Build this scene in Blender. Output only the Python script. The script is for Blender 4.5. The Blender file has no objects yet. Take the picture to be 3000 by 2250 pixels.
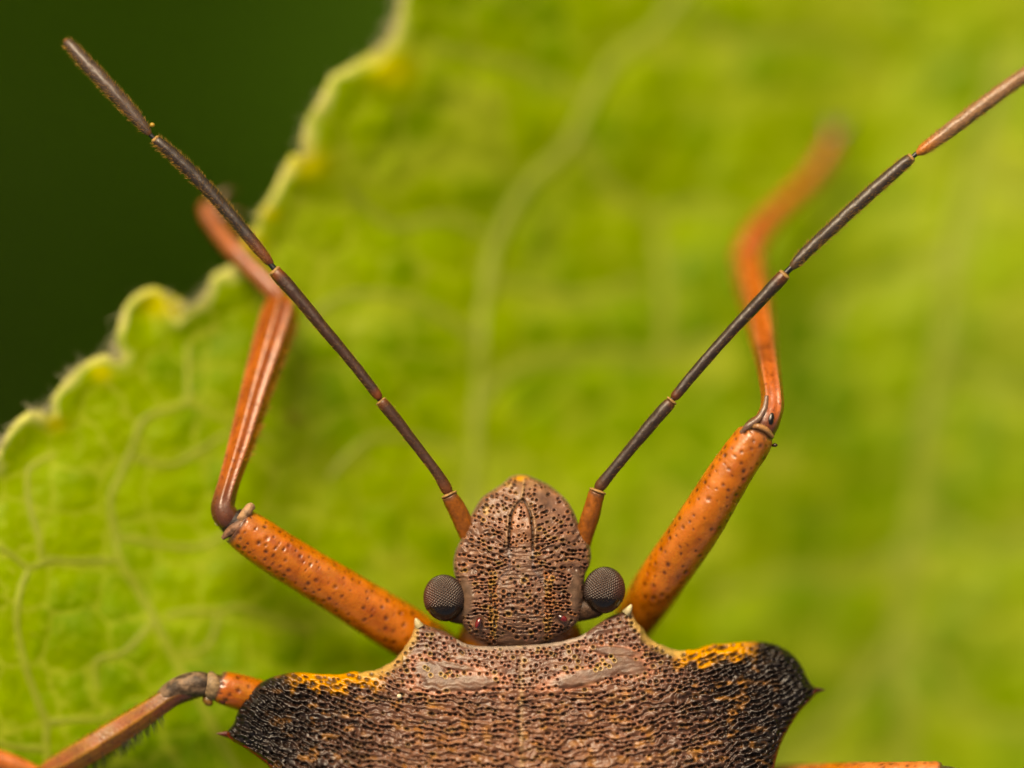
# Macro view of a shield bug on a scalloped leaf.  1 Blender unit = 1 mm (unit scale 0.001).
import bpy, math
import numpy as np
from mathutils import Vector

# ------------------------------------------------------------------ camera, sky, sun, exposure
sc = bpy.context.scene
sc.unit_settings.system = 'METRIC'
sc.unit_settings.scale_length = 0.001
COL = sc.collection
D = 70.0            # camera distance from the plane of focus (z = 0), mm
PPM = 220.0         # photo pixels per mm in the plane of focus
APERTURE = 8.6      # entrance pupil diameter, mm

cd = bpy.data.cameras.new('camera')
cam = bpy.data.objects.new('camera', cd)
COL.objects.link(cam)
cam.location = (0, 0, D)                      # looks straight down, image up = +Y
cd.sensor_width = 36.0
cd.lens = 36.0 * D / (3000 / PPM)
cd.clip_start = 1.0
cd.clip_end = 200000.0
cd.dof.use_dof = True
cd.dof.focus_distance = D - 0.04
cd.dof.aperture_fstop = cd.lens * 1e-3 / APERTURE
sc.camera = cam

SUN_EL, SUN_AZ = math.radians(46), math.radians(-20)   # azimuth from +Y towards +X
w = bpy.data.worlds.new('World'); sc.world = w; w.use_nodes = True
nt = w.node_tree
bg = nt.nodes['Background']
sky = nt.nodes.new('ShaderNodeTexSky')
sky.sky_type = 'NISHITA'; sky.sun_disc = False
sky.sun_elevation = SUN_EL; sky.sun_rotation = SUN_AZ
sky.air_density = 0.7; sky.dust_density = 7.0; sky.ozone_density = 0.6
nt.links.new(sky.outputs[0], bg.inputs[0])
bg.inputs[1].default_value = 0.05

sl = bpy.data.lights.new('sun', 'SUN')
sl.energy = 1.5; sl.angle = math.radians(30); sl.color = (1.0, 0.93, 0.82)
so = bpy.data.objects.new('sun', sl); COL.objects.link(so)
sd = Vector((math.sin(SUN_AZ) * math.cos(SUN_EL), math.cos(SUN_AZ) * math.cos(SUN_EL), math.sin(SUN_EL)))
so.rotation_euler = sd.to_track_quat('Z', 'Y').to_euler()
so.location = sd * 50

vs = sc.view_settings
vs.view_transform = 'Standard'; vs.look = 'None'; vs.gamma = 1.0; vs.use_curve_mapping = False
vs.exposure = 1.55
vs.use_white_balance = True
vs.white_balance_temperature = 8700
sc.cycles.max_bounces = 6
sc.cycles.use_denoising = True

# ------------------------------------------------------------------ helpers
rng = np.random.default_rng(7)
KALB = 1.6          # how much brighter the photograph shows a surface than its base colour

def srgb(r, g, b):
    v = np.array([r, g, b], float) / 255.0
    return np.where(v <= 0.04045, v / 12.92, ((v + 0.055) / 1.055) ** 2.4) / KALB

def P(px, py, z):
    """photo pixel + height above the plane of focus (mm) -> world"""
    px = np.asarray(px, float); py = np.asarray(py, float); z = np.asarray(z, float)
    k = (D - z) / D / PPM
    return np.stack([(px - 1500) * k, (1125 - py) * k, z + 0 * px], -1)

_lat = {}
def vnoise(x, y, seed=0):
    if seed not in _lat:
        _lat[seed] = np.random.default_rng(1000 + seed).random((256, 256)) * 2 - 1
    L = _lat[seed]
    x = np.asarray(x, float); y = np.asarray(y, float)
    ix = np.floor(x).astype(int); iy = np.floor(y).astype(int)
    fx = x - ix; fy = y - iy
    fx = fx * fx * fx * (fx * (fx * 6 - 15) + 10); fy = fy * fy * fy * (fy * (fy * 6 - 15) + 10)
    i0, i1, j0, j1 = ix % 256, (ix + 1) % 256, iy % 256, (iy + 1) % 256
    return (L[j0, i0] * (1 - fx) + L[j0, i1] * fx) * (1 - fy) + (L[j1, i0] * (1 - fx) + L[j1, i1] * fx) * fy

def fbm(x, y, seed=0, o=4):
    s = 0; a = 1.0; t = 0
    for k in range(o):
        s = s + a * vnoise(x * 2 ** k + 17.3 * k, y * 2 ** k + 5.1 * k, seed + k); t += a; a *= 0.5
    return s / t

def smooth(a, b, x):
    t = np.clip((x - a) / (b - a), 0, 1)
    return t * t * (3 - 2 * t)

def catmull(pts, n):
    """resample a polyline (k, m) as a smooth curve of n points, even in arc length of the first two columns"""
    p = np.asarray(pts, float)
    q = np.vstack([2 * p[0] - p[1], p, 2 * p[-1] - p[-2]])
    out = []
    for i in range(len(p) - 1):
        t = np.linspace(0, 1, 24, endpoint=False)[:, None]
        a, b, c, d = q[i], q[i + 1], q[i + 2], q[i + 3]
        out.append(0.5 * (2 * b + (c - a) * t + (2 * a - 5 * b + 4 * c - d) * t ** 2 + (3 * b - a - 3 * c + d) * t ** 3))
    out = np.vstack(out + [p[-1:]])
    s = np.concatenate([[0], np.cumsum(np.hypot(*np.diff(out[:, :2], axis=0).T))])
    u = np.linspace(0, s[-1], n)
    return np.stack([np.interp(u, s, out[:, k]) for k in range(out.shape[1])], -1), u

def seg_dist(px, py, poly, closed=True):
    """distance and nearest point to a polyline"""
    p = np.asarray(poly, float)
    a = p if closed else p[:-1]
    b = np.roll(p, -1, 0) if closed else p[1:]
    best = np.full(px.shape, 1e9); nx = np.zeros_like(best); ny = np.zeros_like(best)
    for (ax, ay), (bx, by) in zip(a, b):
        dx, dy = bx - ax, by - ay
        t = np.clip(((px - ax) * dx + (py - ay) * dy) / max(dx * dx + dy * dy, 1e-9), 0, 1)
        cx, cy = ax + t * dx, ay + t * dy
        d = (px - cx) ** 2 + (py - cy) ** 2
        m = d < best
        best[m] = d[m]; nx[m] = cx[m]; ny[m] = cy[m]
    return np.sqrt(best), nx, ny

def inside(px, py, poly):
    p = np.asarray(poly, float); r = np.zeros(px.shape, bool)
    x1, y1 = p[-1]
    for x2, y2 in p:
        c = ((y2 > py) != (y1 > py))
        with np.errstate(divide='ignore', invalid='ignore'):
            xi = (x1 - x2) * (py - y2) / (y1 - y2 if y1 != y2 else 1e-9) + x2
        r ^= c & (px < xi)
        x1, y1 = x2, y2
    return r

def make_obj(name, verts, faces, mat, parent=None, col=None, smooth_sh=True):
    me = bpy.data.meshes.new(name)
    verts = np.asarray(verts, np.float32)
    if isinstance(faces, np.ndarray):
        n, k = faces.shape
        me.vertices.add(len(verts)); me.vertices.foreach_set('co', verts.ravel())
        me.loops.add(n * k); me.loops.foreach_set('vertex_index', faces.astype(np.int32).ravel())
        me.polygons.add(n)
        me.polygons.foreach_set('loop_start', (np.arange(n) * k).astype(np.int32))
        me.update(calc_edges=True)
    else:
        me.from_pydata(verts.tolist(), [], faces)
    if col is not None:
        a = me.color_attributes.new('Col', 'FLOAT_COLOR', 'POINT')
        c = np.ones((len(verts), 4), np.float32); c[:, :3] = col
        a.data.foreach_set('color', c.ravel())
    if smooth_sh:
        me.polygons.foreach_set('use_smooth', np.ones(len(me.polygons), bool))
    me.validate()
    me.materials.append(mat)
    o = bpy.data.objects.new(name, me)
    COL.objects.link(o)
    if parent is not None:
        o.parent = parent
    return o

def tag(o, label=None, cat=None, group=None, kind=None):
    for k, v in (('label', label), ('category', cat), ('group', group), ('kind', kind)):
        if v: o[k] = v
    return o

# ------------------------------------------------------------------ materials (pigment and some painted shading come from 'Col', grain from nodes)
def mat_chitin(name, rough=0.4, spec=0.5, sss=0.0, var=0.25, nscale=30.0, bump=0.15, bscale=60.0, coat=0.0, bdist=0.004):
    m = bpy.data.materials.new(name); m.use_nodes = True
    t = m.node_tree; b = t.nodes['Principled BSDF']
    at = t.nodes.new('ShaderNodeAttribute'); at.attribute_name = 'Col'
    tc = t.nodes.new('ShaderNodeTexCoord')
    n1 = t.nodes.new('ShaderNodeTexNoise'); n1.inputs['Scale'].default_value = nscale; n1.inputs['Detail'].default_value = 5
    mr = t.nodes.new('ShaderNodeMapRange')
    mr.inputs['From Min'].default_value = 0.3; mr.inputs['From Max'].default_value = 0.7
    mr.inputs['To Min'].default_value = 1 - var; mr.inputs['To Max'].default_value = 1 + var
    mx = t.nodes.new('ShaderNodeVectorMath'); mx.operation = 'SCALE'
    t.links.new(tc.outputs['Object'], n1.inputs['Vector'])
    t.links.new(n1.outputs['Fac'], mr.inputs['Value'])
    t.links.new(at.outputs['Color'], mx.inputs[0]); t.links.new(mr.outputs['Result'], mx.inputs['Scale'])
    t.links.new(mx.outputs[0], b.inputs['Base Color'])
    n2 = t.nodes.new('ShaderNodeTexNoise'); n2.inputs['Scale'].default_value = bscale; n2.inputs['Detail'].default_value = 4
    t.links.new(tc.outputs['Object'], n2.inputs['Vector'])
    rr = t.nodes.new('ShaderNodeMapRange')
    rr.inputs['To Min'].default_value = rough - 0.12; rr.inputs['To Max'].default_value = rough + 0.12
    t.links.new(n1.outputs['Fac'], rr.inputs['Value']); t.links.new(rr.outputs['Result'], b.inputs['Roughness'])
    if bump:
        bp = t.nodes.new('ShaderNodeBump'); bp.inputs['Strength'].default_value = bump; bp.inputs['Distance'].default_value = bdist
        t.links.new(n2.outputs['Fac'], bp.inputs['Height']); t.links.new(bp.outputs[0], b.inputs['Normal'])
    b.inputs['Specular IOR Level'].default_value = spec
    b.inputs['Coat Weight'].default_value = coat
    if sss:
        b.inputs['Subsurface Weight'].default_value = sss
        b.inputs['Subsurface Radius'].default_value = (1.0, 0.35, 0.08)
        b.inputs['Subsurface Scale'].default_value = 0.12
    return m

def mat_leaf(name, rough=0.5, spec=0.14, trans=0.12, var=0.12, nscale=2.5):
    m = mat_chitin(name, rough, spec, 0, var, nscale, 0.35, 22.0, bdist=0.01)
    t = m.node_tree; b = t.nodes['Principled BSDF']; out = t.nodes['Material Output']
    tr = t.nodes.new('ShaderNodeBsdfTranslucent'); ms = t.nodes.new('ShaderNodeMixShader')
    ms.inputs[0].default_value = trans
    t.links.new(b.inputs['Base Color'].links[0].from_socket, tr.inputs['Color'])
    t.links.new(b.outputs[0], ms.inputs[1]); t.links.new(tr.outputs[0], ms.inputs[2])
    t.links.new(ms.outputs[0], out.inputs['Surface'])
    return m

M_SHELL = mat_chitin('shell', 0.34, 0.38, 0, 0.28, 11.0, 0.4, 60.0, bdist=0.006)
M_LEG = mat_chitin('leg_cuticle', 0.28, 0.6, 0.2, 0.2, 5.0, 0.5, 26.0, bdist=0.009)
M_JOINT = mat_chitin('joint_cuticle', 0.55, 0.35, 0.0, 0.45, 14.0, 0.9, 24.0, bdist=0.014)
M_ANT = mat_chitin('antenna_cuticle', 0.4, 0.5, 0, 0.25, 25.0, 0.25, 60.0, bdist=0.008)
M_EYE = mat_chitin('eye_facets', 0.24, 0.5, 0, 0.1, 8.0, 0.0)
M_OCELLUS = mat_chitin('ocellus_lens', 0.14, 0.7, 0, 0.1, 8.0, 0.0, coat=0.5)
M_HAIR = mat_chitin('hair', 0.4, 0.4, 0, 0.1, 8.0, 0.0)
M_LEAF = mat_leaf('leaf_blade')
M_VEIN = mat_leaf('leaf_vein', 0.5, 0.35, 0.25)
M_BACK = mat_leaf('undergrowth_leaf', 0.7, 0.06, 0.2, 0.3, 0.05)

# ------------------------------------------------------------------ the ground and the undergrowth far below
def soil_mat():
    m = bpy.data.materials.new('soil'); m.use_nodes = True
    t = m.node_tree; b = t.nodes['Principled BSDF']
    n = t.nodes.new('ShaderNodeTexNoise'); n.inputs['Scale'].default_value = 0.05; n.inputs['Detail'].default_value = 8
    tc = t.nodes.new('ShaderNodeTexCoord'); cr = t.nodes.new('ShaderNodeValToRGB')
    cr.color_ramp.elements[0].color = (0.04, 0.10, 0.001, 1); cr.color_ramp.elements[1].color = (0.05, 0.09, 0.003, 1)
    t.links.new(tc.outputs['Object'], n.inputs['Vector']); t.links.new(n.outputs['Fac'], cr.inputs['Fac'])
    t.links.new(cr.outputs['Color'], b.inputs['Base Color']); b.inputs['Roughness'].default_value = 0.9
    return m
g = 60000.0
gr = make_obj('ground', [(-g, -g, -260), (g, -g, -260), (g, g, -260), (-g, g, -260)], [(0, 1, 2, 3)], soil_mat())
tag(gr, 'dark soil far below the leaves', 'ground', kind='structure')

def undergrowth():
    V, F, C = [], [], []; base = 0
    nu, nv = 10, 5
    r = np.random.default_rng(3)
    for k in range(1700):
        R = 340 * math.sqrt(r.random()); th = r.random() * 6.283
        cx, cy, cz = R * math.cos(th) - 10, R * math.sin(th) + 10, -120 - 110 * r.random()
        L = 20 + 22 * r.random(); W = L * (0.42 + 0.2 * r.random()); az = r.random() * 6.283
        tilt = r.normal(0, 0.35); roll = r.normal(0, 0.3)
        u = np.linspace(0, 1, nu)[:, None]; v = np.linspace(-1, 1, nv)[None, :]
        wid = W * 0.5 * np.sin(np.pi * u ** 0.75) ** 0.8 * (1 + 0.08 * np.sin(u * 40))
        x = (u - 0.5) * L + 0 * v; y = v * wid
        z = 0.15 * np.abs(y) - 0.012 * (x ** 2) / 1.5 + 0.6 * np.sin(u * 22) * np.abs(v)
        z = z + x * math.tan(tilt) + y * math.tan(roll)
        X = cx + x * math.cos(az) - y * math.sin(az); Y = cy + x * math.sin(az) + y * math.cos(az)
        V.append(np.stack([X, Y, cz + z + 0 * X], -1).reshape(-1, 3))
        i = (np.arange(nu - 1)[:, None] * nv + np.arange(nv - 1)[None, :]).ravel()
        F.append(np.stack([i, i + nv, i + nv + 1, i + 1], -1) + base); base += nu * nv
        c = np.array([0.022, 0.060, 0.0001]) * (0.9 + 0.2 * r.random())
        C.append(np.repeat(c[None], nu * nv, 0))
    o = make_obj('undergrowth', np.vstack(V), np.vstack(F), M_BACK, None, np.vstack(C))
    tag(o, 'dark green undergrowth deep out of focus beyond the leaf edge', 'undergrowth', kind='stuff')
undergrowth()

# ------------------------------------------------------------------ sheets cut along a traced outline
def clipped_grid(xs, ys, poly, snap=True):
    """grid cells whose centre is inside poly; rim vertices pulled onto the outline"""
    nx, ny = len(xs), len(ys)
    X, Y = np.meshgrid(xs, ys)
    cx = (xs[:-1] + xs[1:]) / 2; cy = (ys[:-1] + ys[1:]) / 2
    CX, CY = np.meshgrid(cx, cy)
    keep = inside(CX.ravel(), CY.ravel(), poly).reshape(CX.shape)
    cnt = np.zeros((ny, nx), int)
    for a in (0, 1):
        for b in (0, 1):
            cnt[a:ny - 1 + a, b:nx - 1 + b] += keep
    used = cnt > 0
    idx = -np.ones((ny, nx), int); idx[used] = np.arange(used.sum())
    jj, ii = np.nonzero(keep)
    quads = np.stack([idx[jj, ii], idx[jj + 1, ii], idx[jj + 1, ii + 1], idx[jj, ii + 1]], -1)
    px, py = X[used], Y[used]
    rim = cnt[used] < 4
    d, qx, qy = seg_dist(px, py, poly)
    if snap:
        px[rim] = qx[rim]; py[rim] = qy[rim]; d[rim] = 0
    # rim edges (used once), oriented
    e = np.concatenate([quads[:, [k, (k + 1) % 4]] for k in range(4)])
    key = np.sort(e, 1); key = key[:, 0].astype(np.int64) * (len(px) + 1) + key[:, 1]
    u, inv, c = np.unique(key, return_inverse=True, return_counts=True)
    rim_e = e[c[inv] == 1]
    return px, py, d, rim, quads, rim_e

def with_skirt(px, py, z, quads, rim_e, steps, centre):
    """close a sheet underneath: steps = [(shrink towards centre, drop mm), ...]"""
    verts = [P(px, py, z)]; faces = [quads]; n = len(px)
    ring = np.unique(rim_e); cur = {}; prev = ring.copy()
    look = -np.ones(n, int); look[ring] = np.arange(len(ring))
    src = [np.arange(n)]
    base = n; last = ring
    for (s, dz) in steps:
        qx = centre[0] + (px[ring] - centre[0]) * s; qy = centre[1] + (py[ring] - centre[1]) * s
        verts.append(P(qx, qy, z[ring] - dz))
        new = base + np.arange(len(ring))
        a, b = look[rim_e[:, 0]], look[rim_e[:, 1]]
        faces.append(np.stack([last[b], last[a], new[a], new[b]], -1))
        src.append(ring); last = new; base += len(ring)
    return np.vstack(verts), np.vstack(faces), np.concatenate(src)

# ------------------------------------------------------------------ the leaf
EDGE = [(1500, -420), (1440, -330), (1345, -290), (1290, -180), (1215, -130), (1178, -40),
        (1163, 45), (1133, 118), (1100, 146), (1060, 170), (1022, 193), (968, 222), (935, 290), (897, 350), (884, 400),
        (881, 422), (888, 452), (852, 454), (827, 500), (803, 552), (780, 590), (757, 622), (746, 663), (722, 690), (697, 728),
        (684, 772), (650, 790), (621, 806), (607, 850), (575, 886), (540, 903), (524, 928), (500, 884), (478, 850), (452, 840),
        (420, 848), (390, 866), (362, 900), (347, 950), (335, 1006), (347, 1040), (299, 1037), (260, 1055), (227, 1076),
        (193, 1110), (164, 1146), (146, 1174), (150, 1204), (88, 1200), (48, 1229), (22, 1264), (2, 1295),
        (-18, 1345), (-55, 1370), (-100, 1385), (-150, 1440), (-175, 1510), (-230, 1530), (-300, 1590), (-330, 1680)]
def scallop(a, b, n, amp):
    a, b = np.array(a, float), np.array(b, float); t = np.linspace(0, 1, n * 6)[1:-1]
    nrm = np.array([(b - a)[1], -(b - a)[0]]); nrm /= np.hypot(*nrm)
    return [tuple(a + (b - a) * q + nrm * amp * abs(math.sin(math.pi * n * q)) * (1 if True else 0)) for q in t]
LEAF = ([(-330, 1680)] + scallop((-330, 1680), (-1500, 3400), 9, -90)[0:] )[::-1]
LEAF = [(2600, 5200), (-900, 4800), (-1500, 3400)] + LEAF[:-1] + EDGE[::-1] + \
       scallop((1500, -420), (3300, -1500), 9, -90) + [(3300, -1500), (4900, -1500), (5900, 0), (6000, 2400), (4800, 4300)]
LEAF = np.array(LEAF, float)

def leaf_z(x, y):
    return np.interp(x, [-2500, -400, 0, 700, 1150, 1550, 2000, 2600, 6000], [0.4, -0.6, -0.90, -1.68, -2.35, -3.2, -4.1, -4.9, -6.0]) - 0.0003 * np.clip(1250 - y, -600, 1800)

VEINS = [  # traced midlines (photo px) and half widths
    ([(641, 965), (559, 989), (550, 1100), (545, 1177), (424, 1226), (386, 1317), (347, 1399), (321, 1465), (338, 1569), (349, 1638), (401, 1724), (452, 1815), (504, 1919), (600, 2080), (720, 2300)], 5, 11),
    ([(545, 1177), (603, 1201), (690, 1245), (790, 1290)], 7, 4),
    ([(386, 1335), (440, 1352), (506, 1360), (579, 1322), (685, 1259)], 6, 4),
    ([(338, 1572), (401, 1581), (487, 1598), (573, 1603), (636, 1581), (700, 1530)], 8, 5),
    ([(349, 1640), (229, 1644), (150, 1640), (86, 1661), (40, 1630), (-20, 1590)], 8, 6),
    ([(86, 1661), (57, 1735), (49, 1827), (74, 1953), (115, 2067), (135, 2119), (135, 2193), (160, 2330)], 6, 9),
    ([(135, 2119), (200, 2108), (275, 2107), (330, 2090)], 7, 3),
    ([(135, 2193), (60, 2190), (0, 2176), (-60, 2150)], 7, 6),
    ([(452, 1815), (367, 1907), (281, 1936), (281, 2020)], 6, 4),
    ([(487, 1804), (560, 1790), (640, 1790), (720, 1784), (900, 1850)], 7, 6),
    ([(120, 1640), (110, 1560), (86, 1483), (80, 1386), (110, 1355), (160, 1330)], 6, 4),
    ([(640, 1790), (625, 1860), (590, 1905), (520, 1915)], 4, 4),
    # broad veins on the far side, out of focus
    ([(2020, -60), (1920, 80), (1790, 180), (1720, 300), (1660, 420), (1540, 540), (1450, 700), (1410, 900), (1395, 1180), (1380, 1500), (1400, 1900)], 16, 22),
    ([(1395, 1185), (1460, 1105), (1560, 1060), (1760, 1040), (1950, 1050), (2100, 990)], 20, 14),
    ([(1690, 380), (1760, 520), (1900, 640), (1940, 800), (1950, 1040)], 13, 15),
    ([(1440, 830), (1560, 840), (1680, 870), (1900, 830)], 14, 12),
    ([(1900, 640), (2050, 600), (2200, 640)], 13, 10),
    ([(2960, 150), (2880, 420), (2800, 720), (2770, 1000), (2730, 1180), (2690, 1500), (2640, 1800), (2660, 2300)], 22, 28),
    ([(2790, 1080), (2860, 1110), (3010, 1150), (3150, 1240)], 20, 16),
    ([(2700, 1500), (2820, 1560), (2900, 1600), (3100, 1560)], 18, 15),
    ([(2655, 1830), (2760, 1950), (2850, 2100), (3050, 2150)], 18, 15),
    ([(2680, 1600), (2480, 1700), (2300, 1680), (2100, 1750)], 14, 10),
    ([(2800, 760), (2650, 800), (2480, 860), (2420, 960)], 15, 10),
    ([(2640, 1850), (2420, 2130), (2300, 2200), (2100, 2300)], 18, 16),
    ([(1720, 300), (1600, 230), (1450, 180), (1260, 130)], 13, 9),
    ([(1450, 700), (1300, 640), (1150, 660), (1020, 560)], 13, 8),
    ([(1400, 1000), (1250, 900), (1100, 860), (980, 880), (900, 940)], 13, 8),
    ([(1390, 1350), (1250, 1290), (1080, 1290), (960, 1400)], 12, 8),
    ([(2020, 60), (2200, 120), (2400, 110), (2600, 200)], 14, 10),
    ([(2860, 480), (3000, 560), (3200, 640)], 16, 12),
]

def build_leaf():
    fine = np.arange(-120, 3121, 7.0); finey = np.arange(-120, 2371, 7.0)
    xs = np.concatenate([np.arange(-1560, -120, 40.0), fine, np.arange(3160, 6100, 60.0)])
    ys = np.concatenate([np.arange(-1600, -120, 40.0), finey, np.arange(2400, 5300, 60.0)])
    px, py, d, rim, quads, rim_e = clipped_grid(xs, ys, LEAF)
    # areoles: jittered cells, coarse and fine
    def cells(x, y, s, seed):
        gx, gy = x / s, y / s
        ix, iy = np.floor(gx).astype(int), np.floor(gy).astype(int)
        f1 = np.full(x.shape, 9.0); f2 = f1.copy(); hid = np.zeros(x.shape)
        rr = np.random.default_rng(seed).random((256, 256, 3))
        for a in (-1, 0, 1):
            for b in (-1, 0, 1):
                j = rr[(iy + a) % 256, (ix + b) % 256]
                dd = np.hypot(ix + b + 0.15 + 0.7 * j[..., 0] - gx, iy + a + 0.15 + 0.7 * j[..., 1] - gy)
                m = dd < f1
                f2 = np.where(m, f1, np.minimum(f2, dd)); hid = np.where(m, j[..., 2], hid); f1 = np.where(m, dd, f1)
        return f2 - f1, hid
    wx, wy = px + 34 * fbm(px / 90, py / 90, 31, 3), py + 34 * fbm(px / 90, py / 90, 41, 3)
    e1, h1 = cells(wx, wy, 150, 5)
    e2, h2 = cells(wx, wy, 52, 6)
    dv = np.full(px.shape, 1e9)
    sel = (px > -300) & (px < 3300) & (py > -300) & (py < 2600)
    for pts, r0, r1 in VEINS:
        c, _ = catmull(pts, 30)
        dd, _, _ = seg_dist(px[sel], py[sel], c, closed=False)
        dv[sel] = np.minimum(dv[sel], dd)
    far = smooth(700, 1700, px)
    bul = smooth(0, 0.55, e1) * 0.9 * (0.6 + 0.6 * h1) + smooth(0, 0.5, e2) * 0.10
    bul = bul * smooth(0, 90, dv) + smooth(0, 120, dv) * (0.5 + 1.0 * far)
    hgt = (0.026 + 0.008 * far) * bul + 0.12 * fbm(px / 420, py / 420, 12, 3) + 0.012 * fbm(px / 25, py / 25, 15, 3)
    z = leaf_z(px, py)
    # margin: teeth cup a little, the very rim is thick and rounded
    ez = smooth(0, 160, d)
    z = z + hgt * smooth(0, 70, d) + 0.10 * (1 - ez) ** 2 - 0.09 * (1 - smooth(0, 22, d)) ** 2 + 0.5 * np.clip(1 - d / 1300, 0, 1) ** 1.5 * smooth(760, 250, py) + 0.04 * (1 - ez) * fbm(px / 150, py / 150, 77, 2)
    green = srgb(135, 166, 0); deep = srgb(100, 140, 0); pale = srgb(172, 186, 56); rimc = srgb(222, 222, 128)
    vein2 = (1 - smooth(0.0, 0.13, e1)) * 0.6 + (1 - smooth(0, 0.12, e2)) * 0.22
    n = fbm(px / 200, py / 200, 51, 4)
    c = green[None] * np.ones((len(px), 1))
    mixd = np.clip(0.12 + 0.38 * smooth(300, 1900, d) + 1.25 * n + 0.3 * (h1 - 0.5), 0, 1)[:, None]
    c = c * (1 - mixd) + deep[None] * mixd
    vv = np.clip(vein2 + (0.6 - 0.22 * far) * (1 - smooth(3, 20 + 22 * far, dv)), 0, 0.8)[:, None]
    c = c * (1 - vv) + pale[None] * vv
    pb = (np.clip(fbm(px / 230, py / 150, 61, 3) - 0.02, 0, 1) * 1.1 * smooth(400, 1500, px))[:, None].clip(0, 0.7)
    c = c * (1 - pb) + pale[None] * pb
    # light flecks (stomatal patches)
    fl = (np.clip(fbm(px / 16, py / 16, 91, 2) - 0.42, 0, 1) * 2.0)[:, None].clip(0, 0.5)
    c = c * (1 - fl) + pale[None] * fl
    rw = 40 + 34 * fbm(px / 70, py / 70, 67, 2)
    re = ((1 - smooth(3, rw, d)) * (0.88 + 0.7 * fbm(px / 50, py / 50, 66, 2)))[:, None].clip(0, 1)
    c = c * (1 - re) + rimc[None] * re  # pale rim; its lit, translucent look is painted in too
    tip = srgb(214, 206, 8)
    for (tx, ty, r) in ((1145, 205, 62), (905, 478, 56), (722, 705, 44), (462, 886, 50), (505, 905, 26), (295, 1092, 30), (160, 1240, 30), (790, 625, 26)):
        m = (np.exp(-(((px - tx) / r) ** 2 + ((py - ty) / (r * 0.8)) ** 2)) * 0.85)[:, None]
        c = c * (1 - m) + tip[None] * m
    for (tx, ty, rx, ry) in ((850, 1218, 14, 9), (872, 1236, 16, 9)):      # small brown blemish
        m = (np.exp(-(((px - tx) / rx) ** 2 + ((py - ty) / ry) ** 2)) * 0.7)[:, None]
        c = c * (1 - m) + srgb(120, 78, 0)[None] * m
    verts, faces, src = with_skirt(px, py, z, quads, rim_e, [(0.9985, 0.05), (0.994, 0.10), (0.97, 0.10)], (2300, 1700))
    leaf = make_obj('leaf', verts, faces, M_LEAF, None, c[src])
    tag(leaf, 'bright green veined leaf with scalloped hairy edge under the shield bug', 'leaf')
    # height lookup for veins
    gz = {}
    def surf(x, y):
        de, _, _ = seg_dist(np.asarray(x, float), np.asarray(y, float), LEAF)
        return leaf_z(x, y) + 0.5 * np.clip(1 - de / 1300, 0, 1) ** 1.5 * smooth(760, 250, y) + 0.12 * fbm(x / 420, y / 420, 12, 3) + 0.012
    for pts, r0, r1 in VEINS:
        n = max(12, int(np.hypot(*np.diff(np.array(pts), axis=0).T).sum() / 16))
        cpt, u = catmull(pts, n)
        ok = inside(cpt[:, 0], cpt[:, 1], LEAF); cpt = cpt[ok]
        m = len(cpt); k = 9
        tx, ty = np.gradient(cpt[:, 0]), np.gradient(cpt[:, 1]); L = np.hypot(tx, ty); tx /= L; ty /= L
        rad = np.linspace(r0, r1, m) * (1 + 0.15 * vnoise(np.arange(m) / 3, np.zeros(m) + r0, 5))
        rad[0] *= 0.4; rad[-1] *= 0.4
        a = np.linspace(0, np.pi, k)
        vx = cpt[:, 0, None] - ty[:, None] * rad[:, None] * 1.25 * np.cos(a)
        vy = cpt[:, 1, None] + tx[:, None] * rad[:, None] * 1.25 * np.cos(a)
        zz = surf(cpt[:, 0], cpt[:, 1])
        vz = zz[:, None] + rad[:, None] / PPM * (0.22 * np.sin(a) - 0.06)
        V = P(vx, vy, vz).reshape(-1, 3)
        i = (np.arange(m - 1)[:, None] * k + np.arange(k - 1)[None]).ravel()
        F = np.stack([i, i + 1, i + k + 1, i + k], -1)
        vc = (srgb(152, 172, 46) if r1 > 7.5 and pts[0][0] > 900 else srgb(156, 174, 44))[None] * (1 + 0.12 * vnoise(V[:, :1] * 3, V[:, 1:2] * 3, 8))
        make_obj('vein', V, F, M_VEIN, leaf, vc)
    # fringe of pale hairs along the rim
    E = np.array(EDGE[5:53], float)
    curve, u = catmull(E, 900)
    t = np.gradient(curve, axis=0); t /= np.hypot(t[:, 0], t[:, 1])[:, None]
    V, F = [], []
    for _ in range(800):
        i = int(rng.integers(0, 900))
        clump = vnoise(i / 28.0, 0.5, 23)
        if clump < 0.1 and rng.random() < 0.8: continue
        bx, by = curve[i]; nx, ny = t[i, 1], -t[i, 0]
        if inside(np.array([bx + nx * 12]), np.array([by + ny * 12]), LEAF)[0]: nx, ny = -nx, -ny
        ang = rng.normal(0, 0.6); ca, sa = math.cos(ang), math.sin(ang)
        hx, hy = nx * ca - ny * sa, nx * sa + ny * ca
        Lh = rng.uniform(14, 62) * (0.7 + 0.5 * max(clump, 0)); bend = rng.normal(0, 0.35)
        z0 = float(leaf_z(bx, by)) + 0.10 + 0.5 * float(smooth(760, 250, by))
        pts = []
        for q in (0, 0.35, 0.7, 1.0):
            pts.append((bx - nx * 6 + hx * Lh * q - hy * bend * Lh * q * q, by - ny * 6 + hy * Lh * q + hx * bend * Lh * q * q, z0 + rng.uniform(0, 0.05) + 0.1 * q))
        add_hair(V, F, pts, rng.uniform(1.1, 2.0))
    make_obj('edge_hair', np.vstack(V), F, M_HAIR, leaf, np.repeat(srgb(226, 220, 176)[None], sum(len(v) for v in V), 0))['kind'] = 'stuff'

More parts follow.
